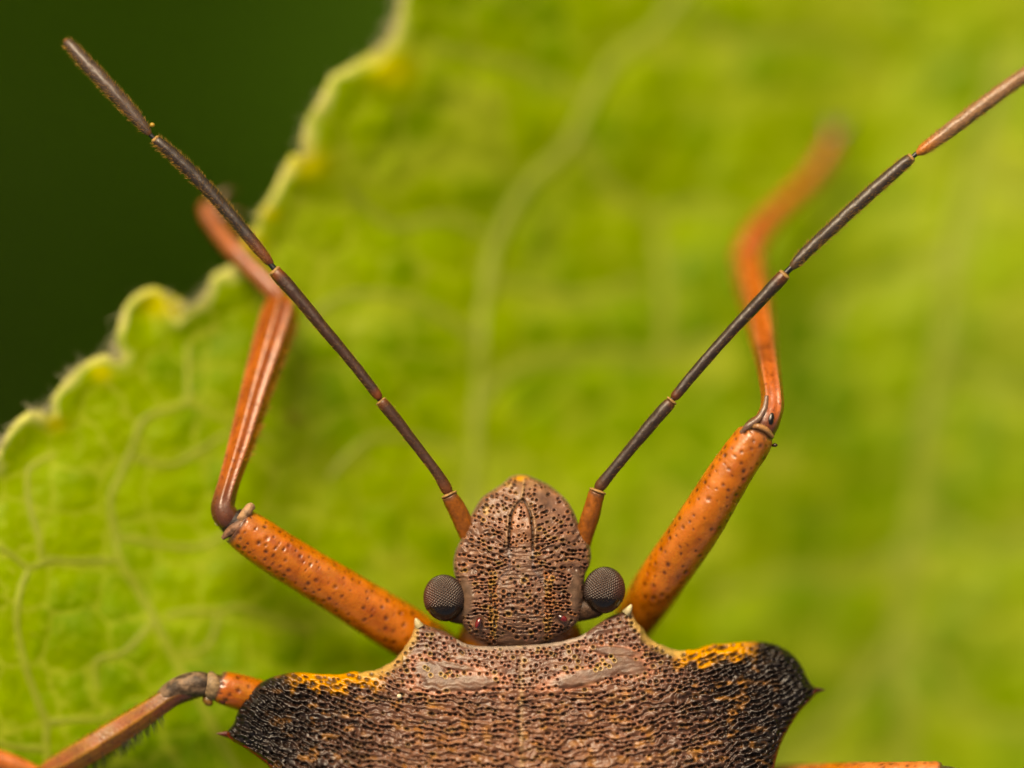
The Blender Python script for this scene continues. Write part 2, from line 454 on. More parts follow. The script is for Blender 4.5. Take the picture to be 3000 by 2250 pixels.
def add_hair(V, F, pts, r):
    """append a thin tapered three-sided hair given as (px, py, z) points"""
    base = sum(len(v) for v in V); p = np.array(pts, float); W = P(p[:, 0], p[:, 1], p[:, 2]); n = len(p)
    tg = np.gradient(W, axis=0); tg /= np.linalg.norm(tg, axis=1)[:, None] + 1e-9
    up = np.array([0.13, 0.21, 0.97]); a = np.cross(tg, up); a /= np.linalg.norm(a, axis=1)[:, None] + 1e-9; b = np.cross(tg, a)
    rr = r / PPM * np.linspace(1, 0.12, n)
    vs_ = [W + rr[:, None] * (a * math.cos(q) + b * math.sin(q)) for q in (0, 2.094, 4.189)]
    V.append(np.stack(vs_, 1).reshape(-1, 3))
    for i in range(n - 1):
        for k in range(3):
            F.append((base + i * 3 + k, base + i * 3 + (k + 1) % 3, base + i * 3 + 3 + (k + 1) % 3, base + i * 3 + 3 + k))
build_leaf()

# ------------------------------------------------------------------ the shield bug
bug = bpy.data.objects.new('shield_bug', None); COL.objects.link(bug)
bug.location = (0, 0, 0); bug.empty_display_size = 0.5
tag(bug, 'brown pitted shield bug with orange legs and long dark antennae on the leaf', 'shield bug')

class Raster:
    def __init__(s, x0, y0, x1, y1):
        s.x0, s.y0 = x0, y0; s.w, s.h = int(x1 - x0), int(y1 - y0)
        s.X, s.Y = np.meshgrid(np.arange(s.w) + x0 + 0.0, np.arange(s.h) + y0 + 0.0)
        s.hgt = np.zeros((s.h, s.w)); s.col = np.zeros((s.h, s.w, 3))
    def paint(s, mask, c):
        m = np.clip(mask, 0, 1)[..., None]; s.col = s.col * (1 - m) + np.asarray(c) * m
    def win(s, x, y, r):
        a = max(0, int(x - s.x0 - r)); b = min(s.w, int(x - s.x0 + r + 2)); c = max(0, int(y - s.y0 - r)); d = min(s.h, int(y - s.y0 + r + 2))
        return (slice(c, d), slice(a, b)) if a < b and c < d else None
    def pit(s, x, y, rx, ry, ang, depth, dark, rimc=None, rim=0.0, darkc=None):
        R = max(rx, ry) * 2.6; wn = s.win(x, y, R)
        if wn is None: return
        dx, dy = s.X[wn] - x, s.Y[wn] - y; ca, sa = math.cos(ang), math.sin(ang)
        q = np.hypot((dx * ca + dy * sa) / rx, (-dx * sa + dy * ca) / ry)
        s.hgt[wn] -= depth * np.exp(-q ** 4 * 0.9)
        if rimc is not None and rim > 0:
            s.hgt[wn] += 0.22 * depth * np.exp(-((q - 1.55) / 0.38) ** 2)
            m = (np.exp(-((q - 1.42) / 0.34) ** 2) * rim)[..., None]; s.col[wn] = s.col[wn] * (1 - m) + rimc * m
        m = (np.exp(-q ** 4 * 0.85) * dark)[..., None]
        s.col[wn] = s.col[wn] * (1 - m) + darkc * m
    def line(s, pts, wd, depth, c, a=1.0):
        p, _ = catmull(pts, 60)
        d, _, _ = seg_dist(s.X.ravel(), s.Y.ravel(), p, closed=False); d = d.reshape(s.X.shape)
        g_ = np.exp(-(d / wd) ** 2); s.hgt -= depth * g_; s.paint(g_ * a, c)
    def samp(s, arr, x, y):
        fx = np.clip(x - s.x0, 0, s.w - 1.001); fy = np.clip(y - s.y0, 0, s.h - 1.001)
        ix, iy = fx.astype(int), fy.astype(int); tx, ty = fx - ix, fy - iy
        if arr.ndim == 3: tx, ty = tx[..., None], ty[..., None]
        return (arr[iy, ix] * (1 - tx) + arr[iy, ix + 1] * tx) * (1 - ty) + (arr[iy + 1, ix] * (1 - tx) + arr[iy + 1, ix + 1] * tx) * ty

C_PIT = srgb(30, 20, 15)

# ---------------------------------- head
def blur(a, k):
    for _ in range(2):
        for ax in (0, 1):
            c = np.cumsum(np.concatenate([np.repeat(np.take(a, [0], ax), k + 1, ax), a, np.repeat(np.take(a, [-1], ax), k, ax)], ax), ax)
            n_ = a.shape[ax]
            a = (np.take(c, range(2 * k + 1, 2 * k + 1 + n_), ax) - np.take(c, range(0, n_), ax)) / (2 * k + 1) if c.shape[ax] >= n_ + 2 * k + 1 else a
    return a
HL = [(1519, 1391), (1495, 1397), (1472, 1417), (1438, 1439), (1413, 1457), (1396, 1481), (1379, 1512), (1365, 1549), (1348, 1584), (1334, 1615), (1328, 1652), (1332, 1687),
      (1342, 1714), (1342, 1749), (1343, 1786), (1348, 1817), (1365, 1845), (1386, 1866), (1420, 1884), (1450, 1900)]
HR = [(1542, 1392), (1561, 1399), (1605, 1419), (1640, 1446), (1664, 1470), (1684, 1505), (1698, 1542), (1715, 1573), (1729, 1604), (1732, 1635), (1727, 1659), (1716, 1680),
      (1712, 1711), (1710, 1762), (1705, 1793), (1691, 1824), (1660, 1848), (1630, 1866), (1597, 1886), (1570, 1900)]
def smooth_poly(p, n):
    p = list(p); q, _ = catmull(p[-2:] + p + p[:2], n); return q
HEAD = np.array(HR + HL[::-1], float)
HEAD, _ = catmull(np.vstack([HEAD, HEAD[:1]]), 260); HEAD = HEAD[:-1]

def build_head():
    R = Raster(1300, 1370, 1760, 1920)
    X, Y = R.X, R.Y
    xm = 1524 + 0.012 * (Y - 1640)                      # head midline leans a touch
    dx = X - xm; adx = np.abs(dx)
    base = srgb(132, 98, 80)
    R.col[:] = base
    n1 = fbm(X / 40, Y / 40, 3, 4); n2 = fbm(X / 14, Y / 10, 9, 3)
    R.paint(np.clip(0.3 + 0.9 * n1, 0, 1) * 0.6, srgb(150, 108, 86))
    R.paint(np.clip(-0.05 - 1.2 * n1, 0, 1) * 0.8, srgb(100, 76, 64))
    R.paint(np.clip(n2 - 0.1, 0, 1) * 0.7, srgb(172, 122, 88))
    # zones
    clyp = inside(X.ravel(), Y.ravel(), [(1530, 1466), (1548, 1487), (1557, 1520), (1561, 1560), (1560, 1606), (1491, 1606), (1493, 1560), (1498, 1510), (1506, 1490), (1520, 1472)]).reshape(X.shape)
    mid = (adx < 34) & (Y >= 1600) & (Y < 1668)
    vert = (adx + 5 * fbm(X / 25, Y / 14, 81, 2) < 70) & (Y >= 1668)
    def ell(cx, cy, rx, ry, ang=0):
        ca, sa = math.cos(ang), math.sin(ang); a = (X - cx) * ca + (Y - cy) * sa; b = -(X - cx) * sa + (Y - cy) * ca
        return (a / rx) ** 2 + (b / ry) ** 2
    cw = 0.35 * fbm(X / 12, Y / 12, 83, 2)
    callus = np.maximum(1 - smooth(0.5, 1.4, cw + ell(1363, 1748, 24, 58, 0.02)), 1 - smooth(0.5, 1.4, cw + ell(1687, 1735, 23, 60, 0.08)))
    ocz = np.maximum(1 - smooth(0.8, 1.6, ell(1403, 1824, 20, 22)), 1 - smooth(0.8, 1.6, ell(1645, 1812, 21, 20)))
    jug = (~clyp) & (~mid) & (~vert)
    # wrinkle rows that fan out from the base of the clypeus
    def bfun(x, y):
        a = np.abs(x - 1524 - 0.012 * (y - 1640))
        m = np.clip((1650 - y) / 300, -0.10, 0.75)
        return y + a * m + 11 * fbm(x / 40, y / 32, 21, 2) + 4 * fbm(x / 15, y / 13, 26, 1)
    SP = 11.5
    B = bfun(X, Y)
    wr = np.cos(2 * np.pi * B / SP) * (0.55 + 0.6 * fbm(X / 26, Y / 12, 33, 2))
    front = smooth(1500, 1570, Y)                        # the tip is pitted, not wrinkled
    wj = jug * (1 - callus) * (1 - ocz)
    R.hgt += 5.5 * wr * wj * front * smooth(20, 45, adx)
    R.paint(np.clip(wr - 0.35, 0, 1) * wj * front * 0.35, srgb(156, 122, 98))
    R.paint(np.clip(-wr - 0.3, 0, 1) * wj * front * 0.75, srgb(62, 42, 32))  # groove shade painted into the wrinkle troughs
    # fine cross wrinkles on the middle strip
    fw = np.sin((Y + 5 * fbm(X / 30, Y / 20, 44, 2) + 0.002 * dx ** 2) * 2 * np.pi / 6.5)
    R.hgt += 1.5 * fw * (mid | vert) * (0.5 + 0.5 * fbm(X / 20, Y / 20, 46, 2))
    R.hgt += 7.0 * blur(clyp.astype(float), 5) * smooth(1625, 1520, Y)
    vw = np.cos(2 * np.pi * (Y + 9 * fbm(X / 22, Y / 26, 48, 2)) / 14.0)
    R.hgt += 3.2 * vw * blur((mid | vert).astype(float), 4) * (0.5 + 0.7 * fbm(X / 24, Y / 16, 49, 2))
    R.paint(np.clip(vw - 0.4, 0, 1) * vert * 0.35, srgb(168, 128, 100)); R.paint(np.clip(-vw - 0.4, 0, 1) * vert * 0.4, srgb(80, 58, 48))  # lit crests and shaded troughs painted on the vertex wrinkles
    R.hgt += 5.0 * fbm(X / 45, Y / 38, 87, 2)
    R.paint(blur(clyp.astype(float), 4) * smooth(1615, 1540, Y) * 0.5, srgb(176, 120, 84))
    R.paint(fw * (mid | vert) * 0.25, srgb(170, 130, 100)); R.paint(-fw * (mid | vert) * 0.3, srgb(84, 62, 52))  # crest light and trough shade painted along the fine wrinkles
    R.paint(blur(vert.astype(float), 5) * np.clip(0.2 + n1, 0, 1) * 0.5, srgb(124, 100, 84))
    R.paint(callus * 0.75 * (0.85 + 0.3 * n2), srgb(118, 98, 80))
    R.hgt += 2.0 * callus
    # tan front tip
    fr = (1 - smooth(1405, 1475, Y + 0.10 * adx)) * (0.6 + 0.6 * fbm(X / 22, Y / 22, 71, 2))
    R.paint(fr * 0.8, srgb(178, 136, 88))
    R.paint((1 - smooth(0.4, 1.6, ell(1526, 1400, 24, 10))) * 0.95, srgb(224, 160, 30))
    R.paint((1 - smooth(0.3, 1.5, ell(1424, 1496, 10, 14))) * 0.8, srgb(206, 170, 100))
    R.paint((1 - smooth(0.3, 1.5, ell(1487, 1420, 14, 9))) * 0.7, srgb(206, 168, 84))
    orange = srgb(214, 140, 84); yel = srgb(216, 170, 84); pink = srgb(196, 128, 104)
    def rimcol():
        return (orange, yel, pink)[int(rng.choice(3, p=[0.45, 0.15, 0.40]))]
    # pits along the troughs of the wrinkles
    for sgn in (-1, 1):
        k = int(1380 / SP)
        for row in range(k, int(1960 / SP)):
            a = 10 + 8 * rng.random()
            while a < 215:
                xx = 1524 + sgn * a; tgt = (row + 0.5) * SP; yy = tgt
                for _ in range(8):
                    yy += 0.7 * (tgt - float(bfun(np.float64(xx), np.float64(yy))))
                a += rng.uniform(9, 23)
                if not (1395 < yy < 1890): continue
                ix, iy = int(xx - R.x0), int(yy - R.y0)
                if not (0 <= ix < R.w and 0 <= iy < R.h) or not wj[iy, ix] > 0.5: continue
                if callus[iy, ix] > 0.3 or ocz[iy, ix] > 0.2: continue
                if yy < 1480 and rng.random() < 0.25: continue
                slope = math.atan(np.clip((1650 - yy) / 300, -0.1, 0.75)) * -sgn
                rr = rng.uniform(2.6, 5.0)
                R.pit(xx, yy + rng.normal(0, 1.2), rr * rng.uniform(1.0, 1.5), rr * 0.9, slope, 8.0, 0.88, rimcol(), rng.uniform(0.1, 0.65), C_PIT)
    # pits on clypeus, middle strip and in rows beside the vertex
    def scatter(n, fn, mind, rlo, rhi, rim=0.6):
        pts = []
        for _ in range(n * 30):
            x, y = rng.uniform(1320, 1740), rng.uniform(1390, 1895)
            if not fn(x, y) or any((x - q[0]) ** 2 + (y - q[1]) ** 2 < mind ** 2 for q in pts): continue
            pts.append((x, y)); r = rng.uniform(rlo, rhi)
            R.pit(x, y, r * rng.uniform(0.9, 1.3), r, rng.uniform(-0.6, 0.6), 8.0, 0.96, rimcol(), rng.uniform(0.2, 1) * rim, C_PIT)
            if len(pts) >= n: break
    cl = lambda x, y: clyp[int(y - R.y0), int(x - R.x0)]
    scatter(46, cl, 8, 2.6, 4.0, 0.8)
    scatter(16, lambda x, y: abs(x - 1524) < 32 and 1612 < y < 1675, 11, 2.8, 3.8)
    scatter(64, lambda x, y: abs(x - 1525) < 60 and 1678 < y < 1872, 11, 2.4, 6.0, 0.7)
    for sgn in (-1, 1):
        for off in (76, 87):
            y = 1680.0
            while y < 1882:
                x = 1526 + sgn * (off + rng.normal(0, 2.0) - 0.0 * y); r = rng.uniform(3.4, 4.6)
                R.pit(x, y, r, r, 0, 5.5, 0.96, (yel if rng.random() < 0.5 else orange), rng.uniform(0.4, 1.0), C_PIT)
                y += rng.uniform(10, 15)
    # ridge, sutures and median cleft
    R.line([(1491, 1608), (1493, 1560), (1497, 1515), (1505, 1492), (1518, 1474), (1530, 1464)], 3.6, 11.0, srgb(40, 24, 12), 0.95)
    R.line([(1561, 1608), (1561, 1560), (1556, 1518), (1547, 1487), (1535, 1466)], 3.6, 11.0, srgb(40, 24, 12), 0.95)
    R.line([(1532, 1464), (1537, 1440), (1541, 1400)], 1.6, 3.5, srgb(110, 80, 52), 0.7)
    R.line([(1526, 1464), (1532, 1436), (1536, 1404)], 3.6, -2.5, srgb(204, 168, 122), 0.8)
    R.line([(1483, 1600), (1486, 1550), (1492, 1505), (1512, 1472)], 4.2, -4.5, srgb(176, 140, 108), 0.8)
    R.line([(1568, 1600), (1568, 1550), (1562, 1508), (1546, 1474)], 4.2, -4.5, srgb(176, 140, 108), 0.8)
    R.line([(1491, 1612), (1492, 1640), (1490, 1668), (1470, 1690), (1458, 1712)], 4.0, 2.5, srgb(116, 104, 108), 0.55)
    R.line([(1561, 1612), (1562, 1640), (1562, 1668), (1580, 1690), (1594, 1712)], 4.0, 2.5, srgb(116, 104, 108), 0.55)
    R.line([(1492, 1614), (1492, 1632)], 2.2, 0, srgb(190, 182, 180), 0.8)
    R.line([(1560, 1614), (1561, 1632)], 2.2, 0, srgb(190, 182, 180), 0.8)
    # hollows round the ocelli and folds behind them
    for (cx, cy) in ((1403, 1824), (1645, 1812)):
        R.hgt -= 6.0 * np.exp(-ell(cx, cy, 21, 21))
        R.line([(cx - 30 * (1 if cx < 1524 else -1), cy + 4), (cx - 12 * (1 if cx < 1524 else -1), cy + 28), (cx + 18 * (1 if cx < 1524 else -1), cy + 40)], 3.0, 4.5, srgb(60, 46, 38), 0.7)
    R.col *= np.array([0.86, 0.82, 0.78])
    # mesh
    xs = np.arange(1322, 1742, 1.9); ys = np.arange(1386, 1906, 1.9)
    px, py, d, rim, quads, rim_e = clipped_grid(xs, ys, HEAD)
    zc = np.interp(py, [1385, 1420, 1470, 1550, 1650, 1750, 1830, 1870, 1905], [-0.36, -0.20, -0.06, 0.07, 0.15, 0.18, 0.10, -0.02, -0.20])
    hw = np.interp(py, [1390, 1450, 1550, 1640, 1900], [70, 125, 170, 200, 195])
    s = (px - 1527) / hw
    fade = np.interp(py, [1390, 1500, 1650, 1900], [0.10, 0.14, 0.24, 0.26])
    z = zc - fade * s ** 2
    wd = 26.0
    z = z - 0.11 * (1 - np.sqrt(np.clip(1 - (1 - np.minimum(d / wd, 1)) ** 2, 0, 1)))
    z = z + 0.022 * np.exp(-((d - 10) / 6) ** 2) * (1 - smooth(1600, 1690, py))       # raised rim of the juga
    z = z + R.samp(R.hgt, px, py) / PPM * smooth(0, 7, d)
    c = R.samp(R.col, px, py)
    rimm = ((1 - smooth(2, 6, d)) * 0.7)[:, None]
    c = c * (1 - rimm) + srgb(150, 122, 106)[None] * rimm
    V, F, src = with_skirt(px, py, z, quads, rim_e, [(0.985, 0.06), (0.94, 0.25), (0.75, 0.45), (0.3, 0.55)], (1526, 1680))
    cc = c[src]; cc[len(px):] = srgb(120, 84, 56)
    head = make_obj('head', V, F, M_SHELL, bug, cc)
    return head
head = build_head()

def ellipsoid(name, centre, radii, mat, parent, colfn, rot=0.0, nu=40, nv=24):
    th = np.linspace(0, 2 * np.pi, nu, endpoint=False); ph = np.linspace(-np.pi / 2, np.pi / 2, nv)
    T, Ph = np.meshgrid(th, ph)
    u = np.stack([np.cos(Ph) * np.cos(T), np.cos(Ph) * np.sin(T), np.sin(Ph)], -1).reshape(-1, 3)
    i = (np.arange(nv - 1)[:, None] * nu + np.arange(nu)[None]).ravel(); j = (np.arange(nv - 1)[:, None] * nu + (np.arange(nu)[None] + 1) % nu).ravel()
    F = np.stack([i, j, j + nu, i + nu], -1)
    p = u * np.array(radii); ca, sa = math.cos(rot), math.sin(rot)
    x = centre[0] + p[:, 0] * ca - p[:, 1] * sa; y = centre[1] + p[:, 0] * sa + p[:, 1] * ca
    V = P(x, y, centre[2] + p[:, 2] / PPM)
    return make_obj(name, V, F, mat, parent, colfn(u))

# ---------------------------------- compound eyes: one domed hexagon for each facet
def facet_sphere(f):
    phi = (1 + 5 ** 0.5) / 2
    iv = np.array([(-1, phi, 0), (1, phi, 0), (-1, -phi, 0), (1, -phi, 0), (0, -1, phi), (0, 1, phi), (0, -1, -phi), (0, 1, -phi), (phi, 0, -1), (phi, 0, 1), (-phi, 0, -1), (-phi, 0, 1)], float)
    it = [(0, 11, 5), (0, 5, 1), (0, 1, 7), (0, 7, 10), (0, 10, 11), (1, 5, 9), (5, 11, 4), (11, 10, 2), (10, 7, 6), (7, 1, 8), (3, 9, 4), (3, 4, 2), (3, 2, 6), (3, 6, 8), (3, 8, 9), (4, 9, 5), (2, 4, 11), (6, 2, 10), (8, 6, 7), (9, 8, 1)]
    verts = {}; tris = []
    def vid(p):
        k = tuple(np.round(p / np.linalg.norm(p), 5)); return verts.setdefault(k, len(verts))
    for a, b, c in it:
        A, B, C = iv[a], iv[b], iv[c]
        g_ = {}
        for i in range(f + 1):
            for j in range(f + 1 - i):
                g_[i, j] = vid(A + (B - A) * i / f + (C - A) * j / f)
        for i in range(f):
            for j in range(f - i):
                tris.append((g_[i, j], g_[i + 1, j], g_[i, j + 1]))
                if j < f - i - 1: tris.append((g_[i + 1, j], g_[i + 1, j + 1], g_[i, j + 1]))
    return np.array(list(verts.keys())), np.array(tris)
FV, FT = facet_sphere(10)

def build_eye(centre, radii, rot, sgn):
    c3 = FV[FT].mean(1); c3 /= np.linalg.norm(c3, axis=1)[:, None]       # corners of the facets
    around = {}
    for k, t in enumerate(FT):
        for v in t: around.setdefault(int(v), []).append(k)
    V, F, C = [], [], []
    for v, ks in around.items():
        n = FV[v]; a = np.cross(n, [0.3, 0.5, 0.8]); a /= np.linalg.norm(a); b = np.cross(n, a)
        ks = sorted(ks, key=lambda k: math.atan2(c3[k] @ b, c3[k] @ a))
        back = n[1] < -0.44 + 0.12 * n[0] * sgn + 0.06 * n[2]                     # the smooth rear of the eye, its unlit dark painted in (image down = -y here)
        o = len(V)
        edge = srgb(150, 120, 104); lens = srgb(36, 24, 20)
        rf = float(smooth(0.25, 0.95, n[0] * sgn)) * 0.8
        lens = lens * (1 - rf) + srgb(84, 38, 24) * rf; edge = edge * (1 - rf) + srgb(160, 100, 78) * rf
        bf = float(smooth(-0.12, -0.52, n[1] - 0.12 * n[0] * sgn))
        edge = edge * (1 - bf) + srgb(30, 21, 11) * bf; lens = lens * (1 - bf) + srgb(28, 20, 10) * bf  # rear facets darkened: no light there, painted into the colours
        dome = 1.0 if back else 1.035
        mid = [0.74 * c3[k] + 0.26 * n for k in ks]
        mid = [m / np.linalg.norm(m) * (1.0 if back else 1.022) for m in mid]
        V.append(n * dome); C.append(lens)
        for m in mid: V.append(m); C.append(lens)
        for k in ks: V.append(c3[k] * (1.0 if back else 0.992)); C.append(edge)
        q = len(ks)
        for i in range(q):
            j = (i + 1) % q
            F.append((o, o + 1 + i, o + 1 + j)); F.append((o + 1 + i, o + 1 + q + i, o + 1 + q + j)); F.append((o + 1 + i, o + 1 + q + j, o + 1 + j))
    u = np.array(V); p = u * np.array(radii); ca, sa = math.cos(rot), math.sin(rot)
    x = centre[0] + p[:, 0] * ca - p[:, 1] * sa; y = centre[1] - (p[:, 0] * sa + p[:, 1] * ca)
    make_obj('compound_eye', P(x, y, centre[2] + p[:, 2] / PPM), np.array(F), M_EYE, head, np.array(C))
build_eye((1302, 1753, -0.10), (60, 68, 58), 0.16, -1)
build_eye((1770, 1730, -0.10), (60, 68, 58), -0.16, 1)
for (cx, cy, rx, ry, ro, s) in ((1402, 1826, 9.5, 17, 0.35, -1), (1647, 1811, 17, 9.5, 0.55, 1)):
    ellipsoid('ocellus', (cx, cy, 0.055), (rx, ry, 9), M_OCELLUS, head,
              lambda u: np.where((u[:, :1] * s > -0.1), srgb(122, 20, 12)[None], srgb(60, 30, 26)[None]) * np.ones((len(u), 1)), ro, 28, 16)

# dark stalk behind each eye and the orange neck that shows beside the head
def blob(name, pts, mat, parent, colr, n=40, k=24, flat=1.0):
    c, u = catmull(pts, n); tg = np.gradient(c[:, :2], axis=0); tg /= np.hypot(tg[:, 0], tg[:, 1])[:, None]
    a = np.linspace(0, 2 * np.pi, k, endpoint=False)
    x = c[:, 0, None] - tg[:, 1:2] * c[:, 3:4] * np.cos(a); y = c[:, 1, None] + tg[:, 0:1] * c[:, 3:4] * np.cos(a)
    z = c[:, 2, None] + c[:, 3:4] * flat / PPM * np.sin(a)
    i = (np.arange(n - 1)[:, None] * k + np.arange(k)[None]).ravel(); j = (np.arange(n - 1)[:, None] * k + (np.arange(k)[None] + 1) % k).ravel()
    V = P(x, y, z).reshape(-1, 3)
    return make_obj(name, V, np.stack([i, i + k, j + k, j], -1), mat, parent, np.repeat(np.asarray(colr)[None], len(V), 0))
blob('eye_stalk', [(1300, 1788, -0.16, 8), (1320, 1794, -0.18, 26), (1345, 1796, -0.2, 32), (1380, 1795, -0.25, 36)], M_JOINT, head, srgb(74, 48, 26))
blob('eye_stalk', [(1775, 1770, -0.16, 8), (1755, 1778, -0.18, 26), (1730, 1782, -0.2, 32), (1690, 1786, -0.25, 36)], M_JOINT, head, srgb(74, 48, 26))
blob('neck', [(1525, 1800, -0.78, 150), (1525, 1840, -0.74, 176), (1525, 1890, -0.70, 184), (1525, 1960, -0.70, 170)], M_LEG, bug, srgb(168, 96, 8), flat=0.55)

# ---------------------------------- pronotum
PR = [(1214, 1820), (1232, 1822), (1251, 1832), (1280, 1841), (1305, 1850), (1341, 1874), (1368, 1887), (1414, 1893), (1504, 1892), (1590, 1886), (1640, 1880), (1667, 1873), (1703, 1862),
      (1740, 1836), (1780, 1809), (1812, 1795), (1838, 1786), (1850, 1790), (1862, 1817), (1884, 1845), (1898, 1865), (1929, 1886), (1970, 1901), (1997, 1906), (2042, 1902), (2079, 1890), (2133, 1885),
      (2201, 1880), (2259, 1884), (2314, 1910), (2345, 1944), (2363, 1980), (2378, 2005), (2392, 2018), (2386, 2040), (2345, 2084), (2314, 2130), (2287, 2184), (2268, 2250), (2262, 2310), (2250, 2370), (2180, 2430),
      (2000, 2460), (1530, 2480), (1060, 2480), (890, 2440), (830, 2370), (808, 2300), (790, 2250), (767, 2229), (722, 2195), (680, 2170), (664, 2152), (672, 2134), (684, 2120), (695, 2089), (717, 2048), (754, 2007), (794, 1985),
      (840, 1973), (880, 1970), (939, 1975), (989, 1976), (1025, 1971), (1061, 1970), (1102, 1962), (1142, 1944), (1174, 1912), (1201, 1872), (1213, 1840)]
PRON, _ = catmull(np.vstack([PR, PR[:1]]), 620); PRON = PRON[:-1]
# small uneven teeth along the yellow margins
_dd = np.concatenate([[0], np.cumsum(np.hypot(*np.diff(PRON, axis=0).T))])
_t = np.gradient(PRON, axis=0); _t /= np.hypot(_t[:, 0], _t[:, 1])[:, None]
_jm = (((PRON[:, 0] > 960) & (PRON[:, 0] < 1215)) | ((PRON[:, 0] > 1860) & (PRON[:, 0] < 2100))) & (PRON[:, 1] < 2000) & (PRON[:, 1] > 1830)
PRON = PRON + np.stack([_t[:, 1], -_t[:, 0]], -1) * (4.0 * np.maximum(0, vnoise(_dd / 13, 0 * _dd, 19)) * _jm)[:, None]

def pron_z(x, y):
    u = (x - 1525) / 880.0
    zb = np.interp(y, [1780, 1890, 2000, 2250, 2480], [-0.10, -0.02, 0.12, 0.32, 0.42])
    return zb - 0.36 * u ** 2 + 0.12 * smooth(0.2, 0.9, -u)

def build_pronotum():
    R = Raster(640, 1760, 2430, 2500)
    X, Y = R.X, R.Y
    XM = 1528.0
    dx = X - XM; adx = np.abs(dx)
    ext = np.where(dx < 0, 60.0, 0.0) * smooth(200, 700, adx)         # left shoulder sits a little lower in the frame
    n1 = fbm(X / 60, Y / 45, 103, 4); n2 = fbm(X / 18, Y / 12, 105, 3)
    R.col[:] = srgb(124, 86, 68)
    R.paint(np.clip(0.15 + 1.2 * n1, 0, 1) * 0.6, srgb(158, 112, 88))
    R.paint(np.clip(0.0 - 1.2 * n1, 0, 1) * 0.7, srgb(98, 72, 64))
    R.paint(np.clip(n2 - 0.12, 0, 1) * 0.9, srgb(174, 122, 78))
    R.paint(smooth(2050, 2250, Y) * (1 - smooth(200, 520, adx)) * 0.35, srgb(166, 112, 76))
    dE, _, _ = seg_dist(X[::3, ::3].ravel(), Y[::3, ::3].ravel(), PRON)
    dE = np.repeat(np.repeat(dE.reshape(X[::3, ::3].shape), 3, 0), 3, 1)[:R.h, :R.w]
    # wavy transverse ridges, bending up towards the shoulders
    def bfun(x, y):
        a = np.abs(x - XM)
        return y - 0.0004 * np.maximum(y - 1950, 0) ** 2 + 0.22 * a * a / 760 + 14 * fbm(x / 70, y / 45, 121, 2) + 8 * fbm(x / 24, y / 20, 125, 2)
    SP = 15.5
    B = bfun(X, Y)
    ridge = smooth(1985, 2070, Y + 0.06 * adx)                        # front third is flat and pitted
    lat = smooth(210, 690, adx - 0.28 * np.maximum(Y - 2000, 0) * smooth(250, 450, adx) + 70 * fbm(X / 120, Y / 90, 191, 2) * smooth(200, 400, adx))
    wr = np.cos(2 * np.pi * B / SP) * (0.6 + 0.75 * fbm(X / 36, Y / 13, 133, 2))
    rg = np.maximum(ridge, lat)
    R.hgt += 6.6 * wr * (0.2 + 0.8 * rg) + 4.0 * n2 * rg + 4.0 * n1
    # black shoulders, widened by painted form shade, with painted highlights on the ridge tops
    blk = smooth(0.10, 1.05, lat + 0.35 * n2 + 0.2 * n1)
    R.col *= np.array([0.80, 0.74, 0.70])
    R.paint(smooth(150, 520, adx) * 0.45 * (0.8 + 0.6 * n1), srgb(78, 50, 38))  # brown form shade painted in towards the sides
    R.paint(blk * 0.95, srgb(30, 21, 16))
    blk2 = smooth(620, 790, adx) 
    R.paint(blk2 * 0.85, srgb(14, 9, 7))
    tops = np.clip(wr - 0.35, 0, 1) * rg
    R.paint(tops * (1 - blk) * 0.4, srgb(158, 116, 86))
    R.paint(np.clip(-wr - 0.35, 0, 1) * rg * 0.3, srgb(56, 38, 30))  # shade painted into the troughs between ridges
    R.paint(tops * blk * (1 - 0.55 * blk2) * 0.55 * np.clip(0.1 + 1.4 * fbm(X / 14, Y / 9, 141, 2), 0, 1), srgb(120, 92, 78))  # ridge highlights painted onto the black
    R.paint(np.clip(fbm(X / 34, Y / 22, 151, 2) - 0.25, 0, 1) * 1.2 * rg * (1 - blk2), srgb(190, 128, 52))
    # yellow anterolateral margins and the cream front edge
    ym = np.where(dx < 0, smooth(820, 900, X) * (1 - smooth(1070, 1150, X)), smooth(1960, 2010, X) * (1 - smooth(2160, 2235, X))) * (Y < 2060)
    yw = 34 + 52 * np.clip(fbm(X / 26, Y / 60, 161, 2) + 0.25, 0, 1)
    ymask = ym * (1 - smooth(yw * 0.75, yw, dE))
    R.paint(blur(ymask, 2), srgb(222, 148, 6))
    cm = (1 - smooth(8, 30, dE)) * (Y < 2000) * ((adx > 300) & (adx < 480))
    R.paint(cm * 0.75, srgb(204, 168, 96))
    cf = (1 - smooth(6, 13, dE)) * (adx < 190) * (Y < 1910)
    R.paint(cf * 0.9, srgb(178, 160, 144))
    # pale median line
    R.paint(np.exp(-(dx / 6.5) ** 2) * 0.75 * smooth(1900, 1940, Y) * (0.65 + 0.5 * fbm(X / 20, Y / 18, 171, 2)), srgb(186, 156, 116))
    # smooth calli ringed with salmon
    def ell(cx, cy, rx, ry, ang):
        ca, sa = math.cos(ang), math.sin(ang); a = (X - cx) * ca + (Y - cy) * sa; b = -(X - cx) * sa + (Y - cy) * ca
        return np.sqrt((a / rx) ** 2 + (b / ry) ** 2) + 0.12 * fbm(X / 20, Y / 20, 181, 2)
    q = np.minimum.reduce([ell(1340, 2002, 125, 26, -0.05), ell(1265, 1972, 62, 36, 0.5), ell(1330, 1950, 70, 13, 0.15),
                           ell(1725, 1982, 125, 25, -0.22), ell(1835, 1950, 66, 30, 0.25), ell(1800, 1908, 75, 15, 0.1)])
    cal = 1 - smooth(0.6, 1.1, q)
    ring = np.exp(-((q - 1.12) / 0.2) ** 2)
    R.paint(ring * 0.6, srgb(196, 128, 96))
    R.paint(cal * 0.5 * (0.8 + 0.9 * n2), srgb(112, 86, 68))
